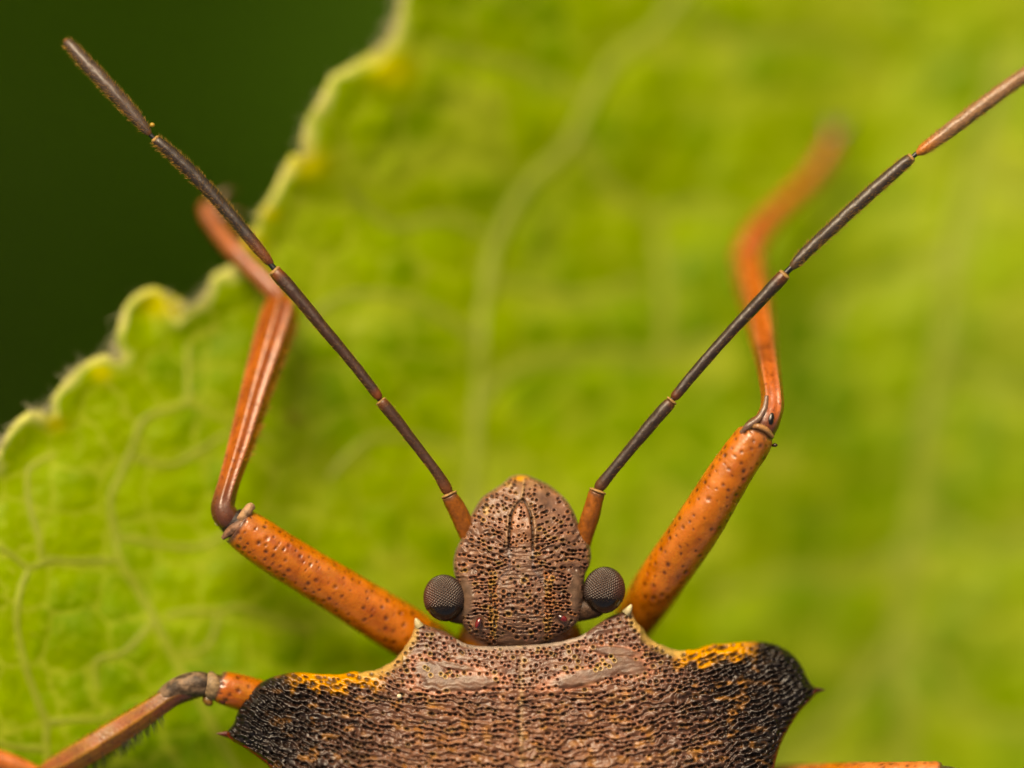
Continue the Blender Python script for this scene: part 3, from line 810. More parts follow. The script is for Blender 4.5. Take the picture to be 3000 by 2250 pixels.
    R.hgt = R.hgt * (1 - 0.8 * cal) + 4.5 * cal
    pitless = cal > 0.5
    orange = srgb(206, 136, 92); yel = srgb(214, 176, 96); pink = srgb(188, 124, 104)
    k0, k1 = int(1780 / SP), int(2720 / SP)
    for row in range(k0, k1):
        for sgn in (-1, 1):
            a = 4 + 10 * rng.random()
            while a < 880:
                xx = XM + sgn * a; tgt = (row + 0.5) * SP; yy = tgt
                for _ in range(7):
                    yy += 0.7 * (tgt - float(bfun(np.float64(xx), np.float64(yy))))
                a += rng.uniform(11, 27)
                ix, iy = int(xx - R.x0), int(yy - R.y0)
                if not (0 <= ix < R.w and 0 <= iy < R.h) or pitless[iy, ix]: continue
                r_ = rg[iy, ix]; l_ = lat[iy, ix]
                if dE[iy, ix] < 7: continue
                rr = rng.uniform(2.8, 5.2) * (1 + 0.2 * l_)
                if r_ > 0.5 and l_ < 0.4 and rng.random() < 0.32: continue
                slope = -sgn * math.atan(0.44 * a / 760)
                rimc = (orange, yel, pink)[int(rng.choice(3, p=[0.4, 0.2, 0.4]))]
                rim = rng.uniform(0.1, 0.6) * (1 - l_) * (1 - 0.5 * r_)
                if ymask[iy, ix] > 0.4: rr *= 1.25; rim = 0
                R.pit(xx, yy + rng.normal(0, 2.4), rr * (1 + r_ * rng.uniform(0, 0.9)), rr * 0.92, slope, 8.0, 0.86 - 0.22 * min(1, max(0, (yy - 2060) / 140)) * (1 - l_), rimc, rim, C_PIT)
    for (cx, cy) in ((1253, 1960), (1262, 1978), (1292, 1975), (1305, 1982), (1318, 1970), (1245, 1955), (1760, 1958), (1772, 1946), (1785, 1952), (1752, 1949), (1790, 1924), (1800, 1935), (1765, 1935), (1745, 1962)):
        R.pit(cx, cy, 4.2, 4.2, 0, 5, 0.95, yel, 0.8, C_PIT)
    # red rear edge of the shoulder spines
    red = (1 - smooth(3, 11, dE)) * (adx > 700) * (Y > np.where(dx < 0, 2146, 2022)) * (Y < 2250)
    R.paint(red * 0.85, srgb(130, 28, 6))
    step = 2.6
    xs = np.arange(655, 2405, step)
    ys = np.concatenate([np.arange(1776, 2290, step), np.arange(2295, 2490, 8.0)])
    px, py, d, rim, quads, rim_e = clipped_grid(xs, ys, PRON)
    z = pron_z(px, py)
    wd = np.where(np.abs(px - XM) > 350, 60.0, 22.0)
    z = z - np.where(np.abs(px - XM) > 350, 0.20, 0.09) * (1 - np.sqrt(np.clip(1 - (1 - np.minimum(d / wd, 1)) ** 2, 0, 1)))
    z = z + R.samp(R.hgt, px, py) / PPM * smooth(0, 9, d)
    z = z - 0.05 * np.exp(-((px - XM) / 14) ** 2) * 0.2
    c = R.samp(R.col, px, py)
    V, F, src = with_skirt(px, py, z, quads, rim_e, [(0.992, 0.07), (0.95, 0.30), (0.75, 0.9), (0.3, 1.3)], (1525, 2200))
    cc = c[src]; cc[len(px):] = srgb(60, 36, 22)
    return make_obj('pronotum', V, F, M_SHELL, bug, cc)
pron = build_pronotum()
CREAM = srgb(222, 206, 158)
blob('front_tooth', [(1230, 1838, -0.12, 12), (1225, 1828, -0.10, 10.5), (1220, 1817, -0.09, 7), (1217, 1811, -0.09, 2.5)], M_SHELL, pron, CREAM, 20, 14)
blob('front_tooth', [(1832, 1798, -0.14, 13), (1840, 1789, -0.12, 11), (1846, 1779, -0.11, 7), (1850, 1771, -0.11, 2.5)], M_SHELL, pron, CREAM, 20, 14)
blob('shoulder_spine', [(700, 2150, -0.25, 24), (676, 2151, -0.24, 14), (655, 2150, -0.24, 7.5), (634, 2149, -0.23, 1.2)], M_SHELL, pron, srgb(92, 24, 10), 20, 14)
blob('shoulder_spine', [(2360, 2028, -0.42, 24), (2380, 2025, -0.42, 14), (2398, 2022, -0.42, 7.5), (2418, 2021, -0.41, 1.2)], M_SHELL, pron, srgb(60, 16, 9), 20, 14)

# hind body beyond the frame: scutellum and folded wing covers in one plate
def build_hind():
    poly = [(900, 2440), (1530, 2470), (2160, 2440), (2150, 2900), (2080, 3500), (1900, 4000), (1530, 4250), (1160, 4000), (980, 3500), (910, 2900)]
    poly, _ = catmull(np.array(poly + poly[:1], float), 160); poly = poly[:-1]
    xs = np.arange(880, 2190, 16.0); ys = np.arange(2420, 4270, 16.0)
    px, py, d, rim, quads, rim_e = clipped_grid(xs, ys, poly)
    u = (px - 1525) / 650
    z = np.interp(py, [2440, 2900, 4250], [0.42, 0.55, -0.3]) - 0.5 * u ** 2 - 0.3 * (1 - np.sqrt(np.clip(1 - (1 - np.minimum(d / 90, 1)) ** 2, 0, 1)))
    scut = inside(px, py, [(1150, 2440), (1900, 2440), (1640, 3150), (1525, 3350), (1410, 3150)])
    z = z + 0.06 * scut + 0.012 * fbm(px / 20, py / 16, 201, 2)
    c = srgb(132, 98, 80)[None] * (1 + 0.35 * fbm(px / 40, py / 40, 203, 3))[:, None]
    c = np.where(scut[:, None], c * 1.1, c * np.array([1.05, 0.9, 0.85]))
    V, F, src = with_skirt(px, py, z, quads, rim_e, [(0.99, 0.1), (0.9, 0.7), (0.5, 1.4)], (1525, 3200))
    make_obj('abdomen', V, F, M_SHELL, bug, c[src])
build_hind()

# ---------------------------------- limbs
def limb(name, pts, mat, parent, colfn, n=None, k=40, ridges=None, ell=1.0, close=True):
    """tapered tube through (px, py, z, r); colfn(u px along, ang, frac) -> colours; ang = 0 faces the viewer, + = left of travel"""
    p = np.array(pts, float)
    L = np.hypot(*np.diff(p[:, :2], axis=0).T).sum()
    n = n or max(16, int(L / 2.6))
    c, u = catmull(p, n); c[:, 3] = np.maximum(c[:, 3], 0.5)
    tg = np.gradient(c[:, :2], axis=0); tg /= np.hypot(tg[:, 0], tg[:, 1])[:, None]
    tz = np.gradient(c[:, 2]) * PPM / np.maximum(np.gradient(u), 1e-6); ct = 1 / np.sqrt(1 + tz ** 2); st = tz * ct   # tilt of the limb out of the picture plane
    a = np.linspace(-np.pi, np.pi, k, endpoint=False)
    rad = c[:, 3:4] * np.ones((1, k))
    if ridges is not None:
        prof, amt = ridges
        rad = rad * (1 + (prof(a)[None] - 1) * amt(u / u[-1])[:, None])
    if hasattr(colfn, 'h'):
        U0, A0 = np.meshgrid(u, a, indexing='ij'); rad = rad + colfn.h(U0, A0, rad)
    side = rad * np.sin(a); upz = rad * np.cos(a) * ell
    x = c[:, 0, None] + tg[:, 1:2] * side - tg[:, 0:1] * st[:, None] * upz
    y = c[:, 1, None] - tg[:, 0:1] * side - tg[:, 1:2] * st[:, None] * upz
    z = c[:, 2, None] + ct[:, None] * upz / PPM
    U, A = np.meshgrid(u, a, indexing='ij')
    colr = colfn(U, A, U / u[-1], c[:, 3:4] * np.ones((1, k)))
    V = P(x, y, z).reshape(-1, 3); C = colr.reshape(-1, 3)
    i = (np.arange(n - 1)[:, None] * k + np.arange(k)[None]).ravel(); j = (np.arange(n - 1)[:, None] * k + (np.arange(k)[None] + 1) % k).ravel()
    F = np.stack([i, j, j + k, i + k], -1)
    if close:
        m = len(V); e0 = V[:k].mean(0); e1 = V[-k:].mean(0)
        V = np.vstack([V, e0, e1]); C = np.vstack([C, C[:1], C[-1:]])
        q = np.arange(k)
        F = np.vstack([F, np.stack([np.full(k, m), (q + 1) % k, q, np.full(k, m)], -1)[:, :4], np.stack([np.full(k, m + 1), (n - 1) * k + q, (n - 1) * k + (q + 1) % k, np.full(k, m + 1)], -1)])
        tri = F[-2 * k:, :3]; quad = F[:-2 * k]
        F = [tuple(f) for f in quad.tolist()] + [tuple(f) for f in tri.tolist()]
    return make_obj(name, V, F, mat, parent, C)

def mixc(c, m, new):
    m = np.clip(m, 0, 1)[..., None]; return c * (1 - m) + np.asarray(new) * m

def femur_col(L, R, seed, dens=1.0, warm=(206, 114, 26), dark_end=40, soft=1.0):
    r = np.random.default_rng(seed); spots = []
    tries = 0
    while len(spots) < int(L * 0.42 * dens) and tries < 6000:
        tries += 1
        s, a = r.uniform(0, L), r.uniform(-2.2, 2.2)
        if any((s - q[0]) ** 2 + ((a - q[1]) * R) ** 2 < 19 ** 2 for q in spots): continue
        spots.append((s, a, 2.6 + 5.0 * r.random() ** 1.5, r.uniform(0.5, 1.0) * soft))
    def hfn(U, A, rad):
        h = 1.6 * fbm(U / 45, A * 2.0, seed + 40, 3)
        for s, a, q, d in spots:
            h = h - 3.0 * np.exp(-(((U - s) ** 2 + ((A - a) * rad) ** 2) / q ** 2) ** 1.5) + 0.3 * np.exp(-((np.sqrt((U - s) ** 2 + ((A - a) * rad) ** 2) / q - 1.6) / 0.45) ** 2)
        return h
    def fn(U, A, f, rad):
        c = srgb(*warm)[None, None] * np.ones(U.shape + (1,))
        n = fbm(U / 60 + seed, A * 1.5, seed, 3)
        c = mixc(c, 0.5 + n, srgb(190, 98, 6)); c = mixc(c, np.clip(n - 0.1, 0, 1), srgb(222, 140, 40))
        for s, a, q, d in spots:
            dd = ((U - s) ** 2 + ((A - a) * rad) ** 2) / q ** 2
            c = mixc(c, np.exp(-dd ** 1.5) * np.minimum(1.25 * d, 0.97), srgb(44, 18, 10))
            c = mixc(c, np.exp(-dd / 5) * 0.30 * d, srgb(120, 46, 8))
        for k in range(26):                                   # soft brown mottles
            rs = np.random.default_rng(seed * 31 + k); s, a = rs.uniform(0, L), rs.uniform(-1.5, 1.5)
            c = mixc(c, np.exp(-(((U - s) / 17) ** 2 + ((A - a) * rad / 9) ** 2)) * 0.45, srgb(150, 62, 8))
        e = 1 - smooth(0, dark_end, U)
        c = mixc(c, e * 0.55 * (0.6 + 0.6 * fbm(U / 10, A * 3, seed + 5, 2)), srgb(176, 118, 74))
        e2 = 1 - smooth(2, 13, U + 4 * vnoise(A * 2, A * 0, seed + 3))
        c = mixc(c, e2 * 0.9, srgb(92, 66, 54))
        return c
    fn.h = hfn
    return fn

TRI = lambda ang, off: 1.0 - 0.16 * (0.5 + 0.5 * np.cos(4 * (ang - off))) + 0.0 * ang
def ridge_prof(centres, w=0.20, h=0.16):
    def fn(a):
        v = np.full(a.shape, 0.90)
        for cc in centres:
            d = np.angle(np.exp(1j * (a - cc))); v = v + h * np.exp(-(d / w) ** 2)
        return v
    return fn

def tibia_col(seed, centres, warm=(196, 102, 16), brown_end=0.17, ridgec=(186, 128, 90)):
    def fn(U, A, f, rad):
        c = srgb(*warm)[None, None] * np.ones(U.shape + (1,))
        n = fbm(U / 50, A * 2, seed, 3)
        c = mixc(c, np.clip(0.4 + n, 0, 1) * 0.7, srgb(172, 78, 10))
        for cc in centres:
            d = np.angle(np.exp(1j * (A - cc)))
            c = mixc(c, np.exp(-((np.abs(d) - 0.36) / 0.14) ** 2) * 0.35 * (0.7 + 0.5 * n), srgb(110, 54, 10))
            c = mixc(c, np.exp(-(d / 0.13) ** 2) * 0.6, srgb(*ridgec))  # pale highlight painted along each ridge
        sp = vnoise(U / 6.5, A * rad / 6.5, seed + 9)
        c = mixc(c, smooth(0.55, 0.75, sp) * 0.65, srgb(104, 38, 10))
        c = mixc(c, (1 - smooth(brown_end * 0.4, brown_end * 1.6, f)) * 0.85, srgb(84, 50, 38))
        return c
    return fn

def plain_col(base, seed=1, var=0.3, alt=None):
    alt = alt if alt is not None else np.asarray(base) * 0.6
    def fn(U, A, f, rad):
        n = fbm(U / 30, A * 2, seed, 3)
        return mixc(np.asarray(base)[None, None] * np.ones(U.shape + (1,)), np.clip(0.3 + n, 0, 1) * var * 2, alt)
    return fn

def bristles(parent, pts, count, side, length, colr, seed, r=1.1, fr=(0.15, 0.95), name='bristle', lean=0.5, spread=0.5, zoff=0.0):
    """short stiff hairs standing off a limb on one side (+1 = left of travel in the picture, -1 = right, 0 = all round)"""
    rr = np.random.default_rng(seed)
    c, u = catmull(np.array(pts, float), 200); tg = np.gradient(c[:, :2], axis=0); tg /= np.hypot(tg[:, 0], tg[:, 1])[:, None]
    V, F = [], []
    for _ in range(count):
        i = int(rr.uniform(*fr) * 199); s = side if side else rr.choice([-1, 1])
        a = math.pi / 2 * s + rr.normal(0, spread)
        if side == 0: a = rr.uniform(-math.pi, math.pi)
        nx, ny = tg[i, 1], -tg[i, 0]; R = c[i, 3] * 0.97
        bx = c[i, 0] + nx * R * math.sin(a); by = c[i, 1] + ny * R * math.sin(a); bz = c[i, 2] + R * math.cos(a) / PPM
        l = length * rr.uniform(0.6, 1.25); le = lean * rr.uniform(0.5, 1.3)
        ex = bx + (nx * math.sin(a) + tg[i, 0] * le) * l; ey = by + (ny * math.sin(a) + tg[i, 1] * le) * l
        ez = bz + math.cos(a) * l / PPM
        add_hair(V, F, [(bx, by, bz), ((bx + ex) / 2 + rr.normal(0, 0.5), (by + ey) / 2, (bz + ez) / 2), (ex, ey, ez)], r)
    o = make_obj(name, np.vstack(V), F, M_HAIR, parent, np.repeat(np.asarray(colr)[None], sum(len(v) for v in V), 0))
    o['kind'] = 'stuff'
    return o

# --- front leg beside the leaf margin
CEN = (-0.55, 0.25, 1.35, -1.6, 2.6)
def front_leg_margin():
    fem = [(696, 1540, -0.22, 58), (735, 1567, -0.24, 64), (800, 1611, -0.27, 67), (880, 1661, -0.32, 67.5), (965, 1713, -0.38, 69), (1130, 1815, -0.58, 74), (1240, 1884, -0.75, 74), (1330, 1935, -0.95, 66)]
    core = limb('leg', [(730, 1558, -0.25, 46), (695, 1536, -0.24, 46), (668, 1516, -0.24, 38), (655, 1480, -0.25, 26)], M_JOINT, bug, plain_col(srgb(46, 30, 24), 4, 0.5), k=24)
    tag(core, 'orange front leg gripping the scalloped leaf margin')
    limb('femur', fem, M_LEG, core, femur_col(740, 68, 11, 0.85, soft=0.85), k=72)
    tib = [(690, 1532, -0.24, 30), (664, 1514, -0.20, 38), (653, 1492, -0.19, 36), (656, 1465, -0.22, 33), (673, 1405, -0.28, 31), (712, 1280, -0.45, 38), (752, 1140, -0.66, 45), (792, 1010, -0.92, 52), (815, 935, -1.10, 53), (826, 893, -1.22, 44), (830, 878, -1.28, 20)]
    limb('tibia', tib, M_LEG, core, tibia_col(21, CEN), k=64, ridges=(ridge_prof(CEN), lambda f: smooth(0.02, 0.2, f)))
    bristles(core, tib, 260, -1, 17, srgb(214, 146, 20), 5, 1.5, (0.3, 0.93), spread=0.7)
    bristles(core, tib, 40, 1, 9, srgb(200, 150, 60), 6, 1.0, (0.3, 0.95), spread=0.4)
    tar = [(828, 882, -1.26, 22), (800, 850, -1.34, 31), (760, 808, -1.42, 29), (724, 772, -1.52, 27), (690, 735, -1.66, 30), (650, 690, -1.86, 27), (622, 650, -2.02, 24), (607, 618, -2.14, 24), (600, 596, -2.2, 14)]
    limb('tarsus', tar, M_LEG, core, plain_col(srgb(178, 100, 50), 8, 0.35, srgb(140, 66, 26)), k=32)
    limb('claw', [(612, 615, -2.22, 14), (640, 585, -2.22, 12), (668, 560, -2.26, 8), (690, 565, -2.32, 2)], M_LEG, core, plain_col(srgb(120, 78, 50), 9), k=16)
    limb('claw', [(628, 640, -2.22, 13), (670, 625, -2.22, 11), (704, 626, -2.26, 8), (722, 645, -2.34, 2)], M_LEG, core, plain_col(srgb(110, 74, 44), 10), k=16)
    # pale knobs of the knee
    limb('knee_knob', [(742, 1492, -0.10, 7), (734, 1484, -0.08, 12), (722, 1502, -0.06, 15), (706, 1518, -0.07, 12), (692, 1524, -0.09, 6)], M_JOINT, core, plain_col(srgb(190, 150, 110), 14, 0.3, srgb(120, 84, 62)), k=20)
    limb('knee_knob', [(652, 1578, -0.12, 6), (668, 1562, -0.10, 12), (692, 1545, -0.07, 17), (716, 1528, -0.07, 10)], M_JOINT, core, plain_col(srgb(150, 108, 80), 15, 0.4, srgb(98, 72, 64)), k=20)
    limb('knee_knob', [(630, 1532, -0.18, 3), (638, 1534, -0.17, 7), (648, 1530, -0.17, 4)], M_LEG, core, plain_col(srgb(196, 180, 120), 16), k=14)
front_leg_margin()

# --- front leg over the open blade
CEN2 = (-0.75, 0.55, 1.9, -2.0)
def front_leg_blade():
    fem = [(2222, 1264, 0.02, 44), (2213, 1280, 0.02, 55), (2192, 1310, 0.02, 60), (2136, 1392, -0.02, 64), (2050, 1532, -0.14, 70), (1950, 1680, -0.45, 70), (1890, 1772, -0.85, 67), (1820, 1880, -1.3, 58)]
    core = limb('leg', [(2190, 1316, 0.0, 44), (2220, 1270, 0.0, 47), (2244, 1238, -0.02, 38), (2260, 1200, -0.06, 26)], M_JOINT, bug, plain_col(srgb(150, 92, 48), 24, 0.5, srgb(70, 44, 30)), k=24)
    tag(core, 'orange front leg reaching onto the open leaf blade')
    limb('femur', fem, M_LEG, core, femur_col(740, 66, 37, 0.75, warm=(212, 122, 32), dark_end=60), k=80)
    tib = [(2226, 1272, 0.02, 34), (2246, 1238, 0.04, 38), (2262, 1196, 0.0, 34), (2262, 1150, -0.12, 32), (2252, 1080, -0.45, 33), (2238, 1000, -0.95, 37), (2222, 920, -1.55, 41), (2206, 840, -2.25, 45), (2194, 775, -2.8, 46), (2190, 752, -3.0, 30)]
    limb('tibia', tib, M_LEG, core, tibia_col(41, CEN2, (206, 104, 30), 0.10), k=64, ridges=(ridge_prof(CEN2, 0.22, 0.22), lambda f: smooth(0.05, 0.2, f)))
    limb('knee_ridge', [(2170, 1268, 0.20, 6), (2192, 1248, 0.23, 9), (2222, 1226, 0.20, 9), (2240, 1196, 0.17, 8), (2246, 1160, 0.10, 6)], M_LEG, core, plain_col(srgb(140, 108, 88), 44, 0.4, srgb(80, 56, 46)), k=16)
    limb('knee_ridge', [(2204, 1250, 0.22, 5), (2222, 1249, 0.25, 8), (2246, 1260, 0.22, 8), (2264, 1280, 0.14, 5)], M_LEG, core, plain_col(srgb(190, 138, 84), 45, 0.3), k=16)
    limb('knee_notch', [(2252, 1256, 0.10, 5), (2256, 1238, 0.17, 10), (2260, 1218, 0.16, 9), (2262, 1204, 0.12, 4)], M_LEG, core, plain_col(srgb(24, 18, 16), 46), k=16)
    limb('knee_spur', [(2262, 1306, 0.02, 3), (2270, 1304, 0.03, 6), (2278, 1304, 0.03, 3)], M_LEG, core, plain_col(srgb(70, 44, 26), 47), k=12)
    tar = [(2186, 790, -2.98, 38), (2192, 745, -3.1, 44), (2226, 676, -3.35, 36), (2289, 606, -3.65, 30), (2340, 556, -3.9, 27), (2386, 508, -4.1, 27), (2420, 455, -4.25, 25), (2445, 405, -4.38, 22)]
    limb('tarsus', tar, M_LEG, core, plain_col(srgb(184, 88, 26), 48, 0.3, srgb(150, 66, 16)), k=32)
    for s in (-1, 1):
        limb('claw', [(2442, 412, -4.38, 15), (2452 + 14 * s, 382, -4.42, 13), (2458 + 26 * s, 352, -4.5, 8), (2452 + 34 * s, 336, -4.62, 2)], M_LEG, core, plain_col(srgb(70, 40, 34), 49), k=14)
    bristles(core, fem, 60, 1, 7, srgb(214, 170, 90), 51, 0.7, (0.05, 0.8), spread=0.5)
    bristles(core, fem, 120, 0, 6, srgb(226, 180, 110), 52, 0.6, (0.02, 0.8))
front_leg_blade()

# --- middle leg at the foot of the picture, left shoulder
CEN3 = (-0.9, 0.1, 1.2, 2.6)
def middle_leg_left():
    fem = [(640, 2010, -0.30, 44), (664, 2018, -0.31, 50), (720, 2034, -0.38, 53), (820, 2070, -0.62, 55), (960, 2130, -0.9, 58), (1150, 2200, -1.2, 56)]
    core = limb('leg', [(700, 2030, -0.33, 40), (640, 2012, -0.32, 36), (585, 2008, -0.32, 34), (540, 2016, -0.34, 28)], M_LEG, bug, plain_col(srgb(90, 64, 40), 60, 0.5), k=24)
    tag(core, 'orange middle leg with black bristles beside the black shoulder')
    limb('femur', fem, M_LEG, core, femur_col(540, 52, 61, 0.3, warm=(216, 116, 40), dark_end=14), k=60)
    limb('knee_ring', [(636, 2008, -0.30, 30), (629, 2009, -0.29, 41), (617, 2010, -0.29, 43), (609, 2010, -0.30, 36)], M_JOINT, core, plain_col(srgb(160, 132, 96), 62, 0.4, srgb(96, 76, 50)), k=32)
    limb('knee_cap', [(604, 2006, -0.28, 34), (585, 2004, -0.25, 37), (555, 2006, -0.25, 36), (525, 2016, -0.275, 34), (495, 2036, -0.30, 33), (470, 2056, -0.33, 24)], M_JOINT, core, plain_col(srgb(134, 108, 84), 63, 0.9, srgb(58, 42, 26)), k=32)
    limb('knee_knob', [(622, 2062, -0.30, 5), (614, 2058, -0.28, 13), (606, 2048, -0.28, 14), (602, 2036, -0.28, 8)], M_LEG, core, plain_col(srgb(148, 106, 40), 64), k=16)
    limb('knee_knob', [(662, 2062, -0.25, 4), (654, 2054, -0.22, 13), (650, 2040, -0.22, 13), (652, 2028, -0.23, 5)], M_LEG, core, plain_col(srgb(96, 40, 14), 65), k=16)
    tib = [(588, 2012, -0.30, 30), (545, 2022, -0.30, 34), (500, 2042, -0.30, 34), (440, 2082, -0.34, 37), (360, 2134, -0.44, 42), (270, 2190, -0.50, 44), (200, 2230, -0.58, 42), (140, 2262, -0.64, 34), (112, 2276, -0.67, 20)]
    limb('tibia', tib, M_LEG, core, tibia_col(66, CEN3, (150, 98, 4), 0.2, (176, 128, 46)), k=64, ridges=(ridge_prof(CEN3, 0.2, 0.10), lambda f: smooth(0.05, 0.25, f)))
    bristles(core, tib, 220, 1, 32, srgb(36, 30, 8), 67, 1.7, (0.26, 0.95), lean=0.35, spread=0.35)
    bristles(core, tib, 70, -1, 7, srgb(120, 70, 20), 68, 1.0, (0.2, 0.95), lean=0.4, spread=0.4)
    limb('tarsus', [(122, 2274, -0.66, 16), (96, 2262, -0.66, 23), (50, 2245, -0.65, 29), (0, 2228, -0.64, 31), (-60, 2206, -0.62, 30), (-120, 2190, -0.60, 26), (-190, 2190, -0.6, 20)], M_LEG, core, plain_col(srgb(206, 116, 50), 69, 0.3, srgb(176, 84, 14)), k=32)
middle_leg_left()

# --- middle leg on the other side: only its upper edge shows
def middle_leg_right():
    fem = [(2762, 2278, 0.22, 44), (2740, 2280, 0.20, 50), (2640, 2284, 0.05, 53), (2500, 2290, -0.35, 57), (2360, 2296, -0.85, 58), (2200, 2300, -1.3, 56)]
    core = limb('leg', [(2720, 2280, 0.2, 38), (2775, 2278, 0.2, 34), (2810, 2284, 0.16, 30)], M_LEG, bug, plain_col(srgb(86, 74, 56), 80), k=24)
    tag(core, 'orange middle leg half out of the picture behind the shoulder')
    limb('femur', fem, M_LEG, core, femur_col(570, 53, 81, 0.5, warm=(226, 138, 76), dark_end=10), k=60)
    limb('tibia', [(2778, 2276, 0.18, 26), (2830, 2286, 0.1, 34), (2920, 2310, -0.2, 36), (3050, 2350, -0.8, 42), (3300, 2430, -2.4, 48)], M_LEG, core, tibia_col(82, CEN3, (150, 110, 60), 0.25), k=48)
middle_leg_right()

# --- antennae
def antenna(label, segs, joints, seed, dark):
    core_pts = joints
    core = limb('antenna', core_pts, M_ANT, bug, plain_col(srgb(22, 20, 20), seed, 0.2), k=16)
    tag(core, label)
    for i, (pts, base, endc, endw) in enumerate(segs):
        b = srgb(*base); e = srgb(*endc)
        def fn(U, A, f, rad, b=b, e=e, endw=endw, i=i):
            n = fbm(U / 14, A * 2.2, seed + i, 3)
            c = mixc(b[None, None] * np.ones(U.shape + (1,)), np.clip(0.35 + n, 0, 1) * 0.7, b * 0.5)
            if endw[0]: c = mixc(c, (1 - smooth(endw[0] * 0.5, endw[0] * 2.0, f)) * 0.85, e)
            if endw[1]: c = mixc(c, smooth(1 - 2 * endw[1], 1 - endw[1] * 0.5, f) * 0.85, e)
            return c
        fn.h = lambda U, A, rad, i=i: rad * (0.06 * fbm(U / 34, A * 1.2, seed + 60 + i, 2) + 0.015 * fbm(U / 7, A * 2.5, seed + 70 + i, 2))
        limb('antenna_segment', pts, M_ANT, core, fn, k=40)
    for (pts) in dark:
        limb('joint_ring', pts, M_ANT, core, plain_col(srgb(200, 156, 92), seed + 20, 0.4, srgb(120, 84, 48)), k=24)
    for i, (pts, base, endc, endw) in enumerate(segs[1:]):
        L = np.hypot(*np.diff(np.array(pts)[:, :2], axis=0).T).sum()
        bristles(core, pts, int(L * (2.4 if i >= 2 else 0.7)), 0, 9 if i >= 2 else 7, srgb(206, 154, 66), seed + i, 0.55, (0.03, 0.99), 'seta', lean=0.9)

def ring(x, y, z, r, dx_, dy_, w_=4):
    L = math.hypot(dx_, dy_); dx_, dy_ = dx_ / L, dy_ / L
    return [(x - dx_ * w_, y - dy_ * w_, z, r * 0.75), (x - dx_ * w_ * 0.4, y - dy_ * w_ * 0.4, z, r), (x + dx_ * w_ * 0.4, y + dy_ * w_ * 0.4, z, r), (x + dx_ * w_, y + dy_ * w_, z, r * 0.7)]

antenna('dark jointed antenna stretched out past the leaf margin',
    [([(1392, 1610, -0.30, 26), (1372, 1568, -0.24, 27), (1346, 1508, -0.14, 28), (1325, 1468, -0.06, 25), (1315, 1450, -0.03, 22)], (166, 92, 20), (110, 70, 40), (0, 0.04)),
     ([(1316, 1448, -0.03, 11), (1308, 1432, 0.0, 17), (1280, 1385, 0.03, 15), (1220, 1306, 0.06, 15), (1160, 1228, 0.08, 17), (1122, 1182, 0.09, 17), (1114, 1172, 0.09, 10)], (76, 46, 30), (110, 58, 20), (0.10, 0.05)),
     ([(1112, 1168, 0.09, 10), (1100, 1150, 0.10, 15), (1040, 1072, 0.10, 15.5), (960, 976, 0.10, 17), (880, 880, 0.08, 19), (826, 818, 0.06, 20.5), (806, 796, 0.05, 18), (800, 790, 0.05, 10)], (68, 40, 26), (130, 64, 16), (0.04, 0.05)),
     ([(796, 774, 0.04, 9), (780, 757, 0.04, 15), (740, 708, 0.03, 18), (660, 612, 0.0, 19), (580, 524, -0.02, 20), (510, 456, -0.03, 19), (466, 418, -0.03, 16), (452, 405, -0.03, 9)], (56, 44, 38), (120, 62, 26), (0.13, 0.0)),
     ([(440, 394, -0.03, 7), (428, 380, -0.03, 14), (390, 334, -0.05, 19), (320, 256, -0.10, 21.5), (250, 182, -0.18, 20.5), (210, 138, -0.24, 17), (196, 122, -0.26, 12), (189, 113, -0.27, 2)], (86, 68, 58), (130, 84, 44), (0.02, 0.02))],
    [(1372, 1568, -0.24, 9), (1316, 1448, -0.03, 9), (1200, 1280, 0.06, 8), (1112, 1170, 0.09, 8), (960, 976, 0.1, 8), (796, 778, 0.05, 8.5), (640, 590, 0.0, 8), (446, 400, -0.03, 7), (400, 346, -0.05, 6)],
    301, [ring(1316, 1449, -0.03, 24.5, -20, -45, 5), ring(1116, 1176, 0.09, 17, -30, -38), ring(805, 794, 0.05, 19, -30, -34, 6), ring(786, 763, 0.04, 12, -30, -34, 3), ring(455, 408, -0.03, 13, -33, -36, 6)])
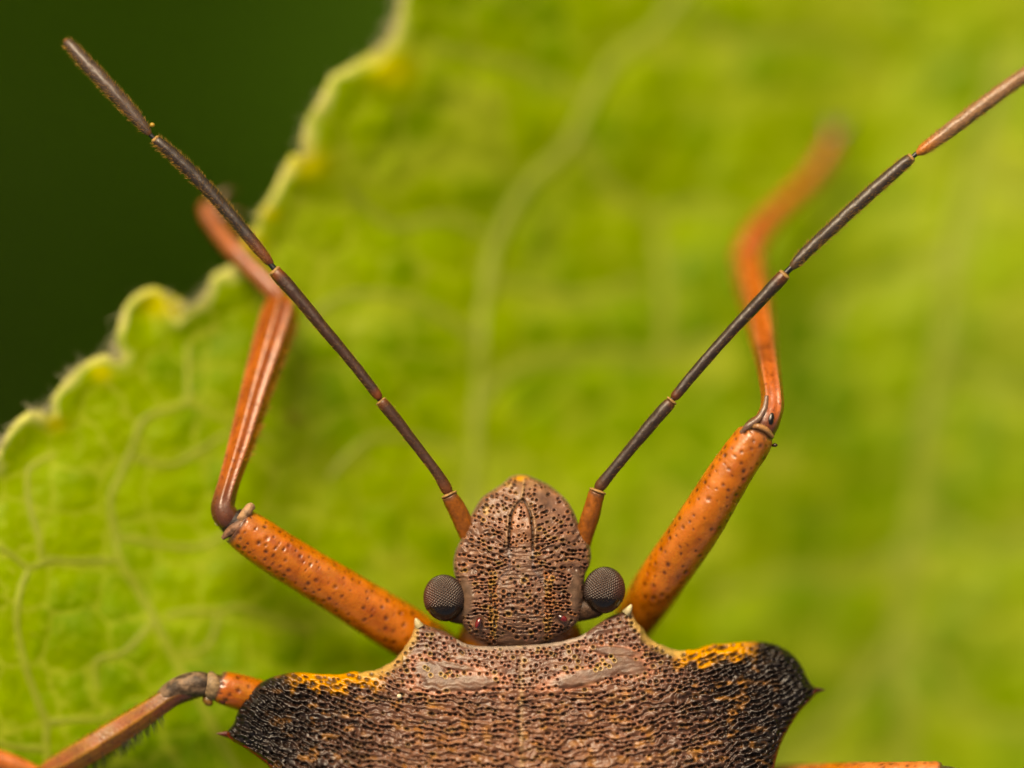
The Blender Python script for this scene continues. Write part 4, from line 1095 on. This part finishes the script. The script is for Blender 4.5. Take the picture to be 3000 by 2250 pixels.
antenna('dark jointed antenna stretched out over the open leaf blade',
    [([(1700, 1610, -0.30, 26), (1712, 1566, -0.22, 27), (1730, 1510, -0.12, 27), (1744, 1460, -0.05, 25), (1751, 1440, -0.02, 23)], (170, 94, 20), (120, 76, 44), (0, 0.04)),
     ([(1752, 1438, -0.02, 12), (1762, 1420, 0.0, 18), (1794, 1380, 0.03, 16), (1850, 1312, 0.05, 17), (1915, 1234, 0.06, 19), (1958, 1186, 0.06, 18.5), (1968, 1174, 0.06, 11)], (64, 46, 36), (96, 56, 28), (0.08, 0.04)),
     ([(1972, 1168, 0.06, 10), (1984, 1154, 0.06, 15), (2040, 1086, 0.06, 16), (2130, 984, 0.05, 17), (2220, 888, 0.04, 18.5), (2280, 824, 0.03, 20), (2298, 805, 0.03, 17), (2303, 799, 0.03, 10)], (60, 43, 34), (104, 54, 20), (0.04, 0.06)),
     ([(2316, 787, 0.02, 9), (2334, 768, 0.02, 16), (2380, 722, 0.0, 18.5), (2460, 648, -0.02, 19), (2550, 566, -0.05, 20), (2620, 504, -0.07, 19), (2660, 470, -0.08, 17), (2672, 460, -0.08, 10)], (70, 56, 46), (96, 72, 42), (0.03, 0.02)),
     ([(2684, 452, -0.08, 6), (2704, 438, -0.09, 16), (2760, 398, -0.12, 20), (2850, 330, -0.18, 22), (2950, 256, -0.27, 21.5), (3040, 196, -0.36, 21), (3090, 165, -0.42, 12)], (158, 118, 84), (200, 116, 34), (0.10, 0.0))],
    [(1712, 1566, -0.22, 9), (1752, 1438, -0.02, 9), (1860, 1300, 0.05, 8), (1970, 1170, 0.06, 8), (2130, 984, 0.05, 8), (2312, 790, 0.03, 9), (2500, 610, -0.03, 8), (2678, 456, -0.08, 7), (2740, 412, -0.1, 6)],
    331, [ring(1751, 1439, -0.02, 25, 8, -22, 5), ring(1968, 1174, 0.06, 17.5, 30, -36), ring(2298, 805, 0.03, 19, 30, -32, 6), ring(2326, 777, 0.02, 11, 30, -32, 3), ring(2670, 462, -0.08, 14, 30, -25, 5)])

# ------------------------------------------------------------------ dust
def speck(x, y, z, r, label, rgb):
    o = ellipsoid('pollen_grain', (x, y, z), (r, r * 0.9, r * 0.9), M_HAIR, None, lambda u: srgb(*rgb)[None] * np.ones((len(u), 1)), 0.3, 16, 10)
    tag(o, label, 'pollen grain')
speck(1170, 2040, float(pron_z(1170, 2040)) + 0.035, 7.5, 'tiny cream pollen grain lying on the brown pronotum', (236, 222, 188))
speck(446, 366, 0.0, 8, 'tiny yellowish pollen grain caught near the last antenna joint', (176, 140, 50))
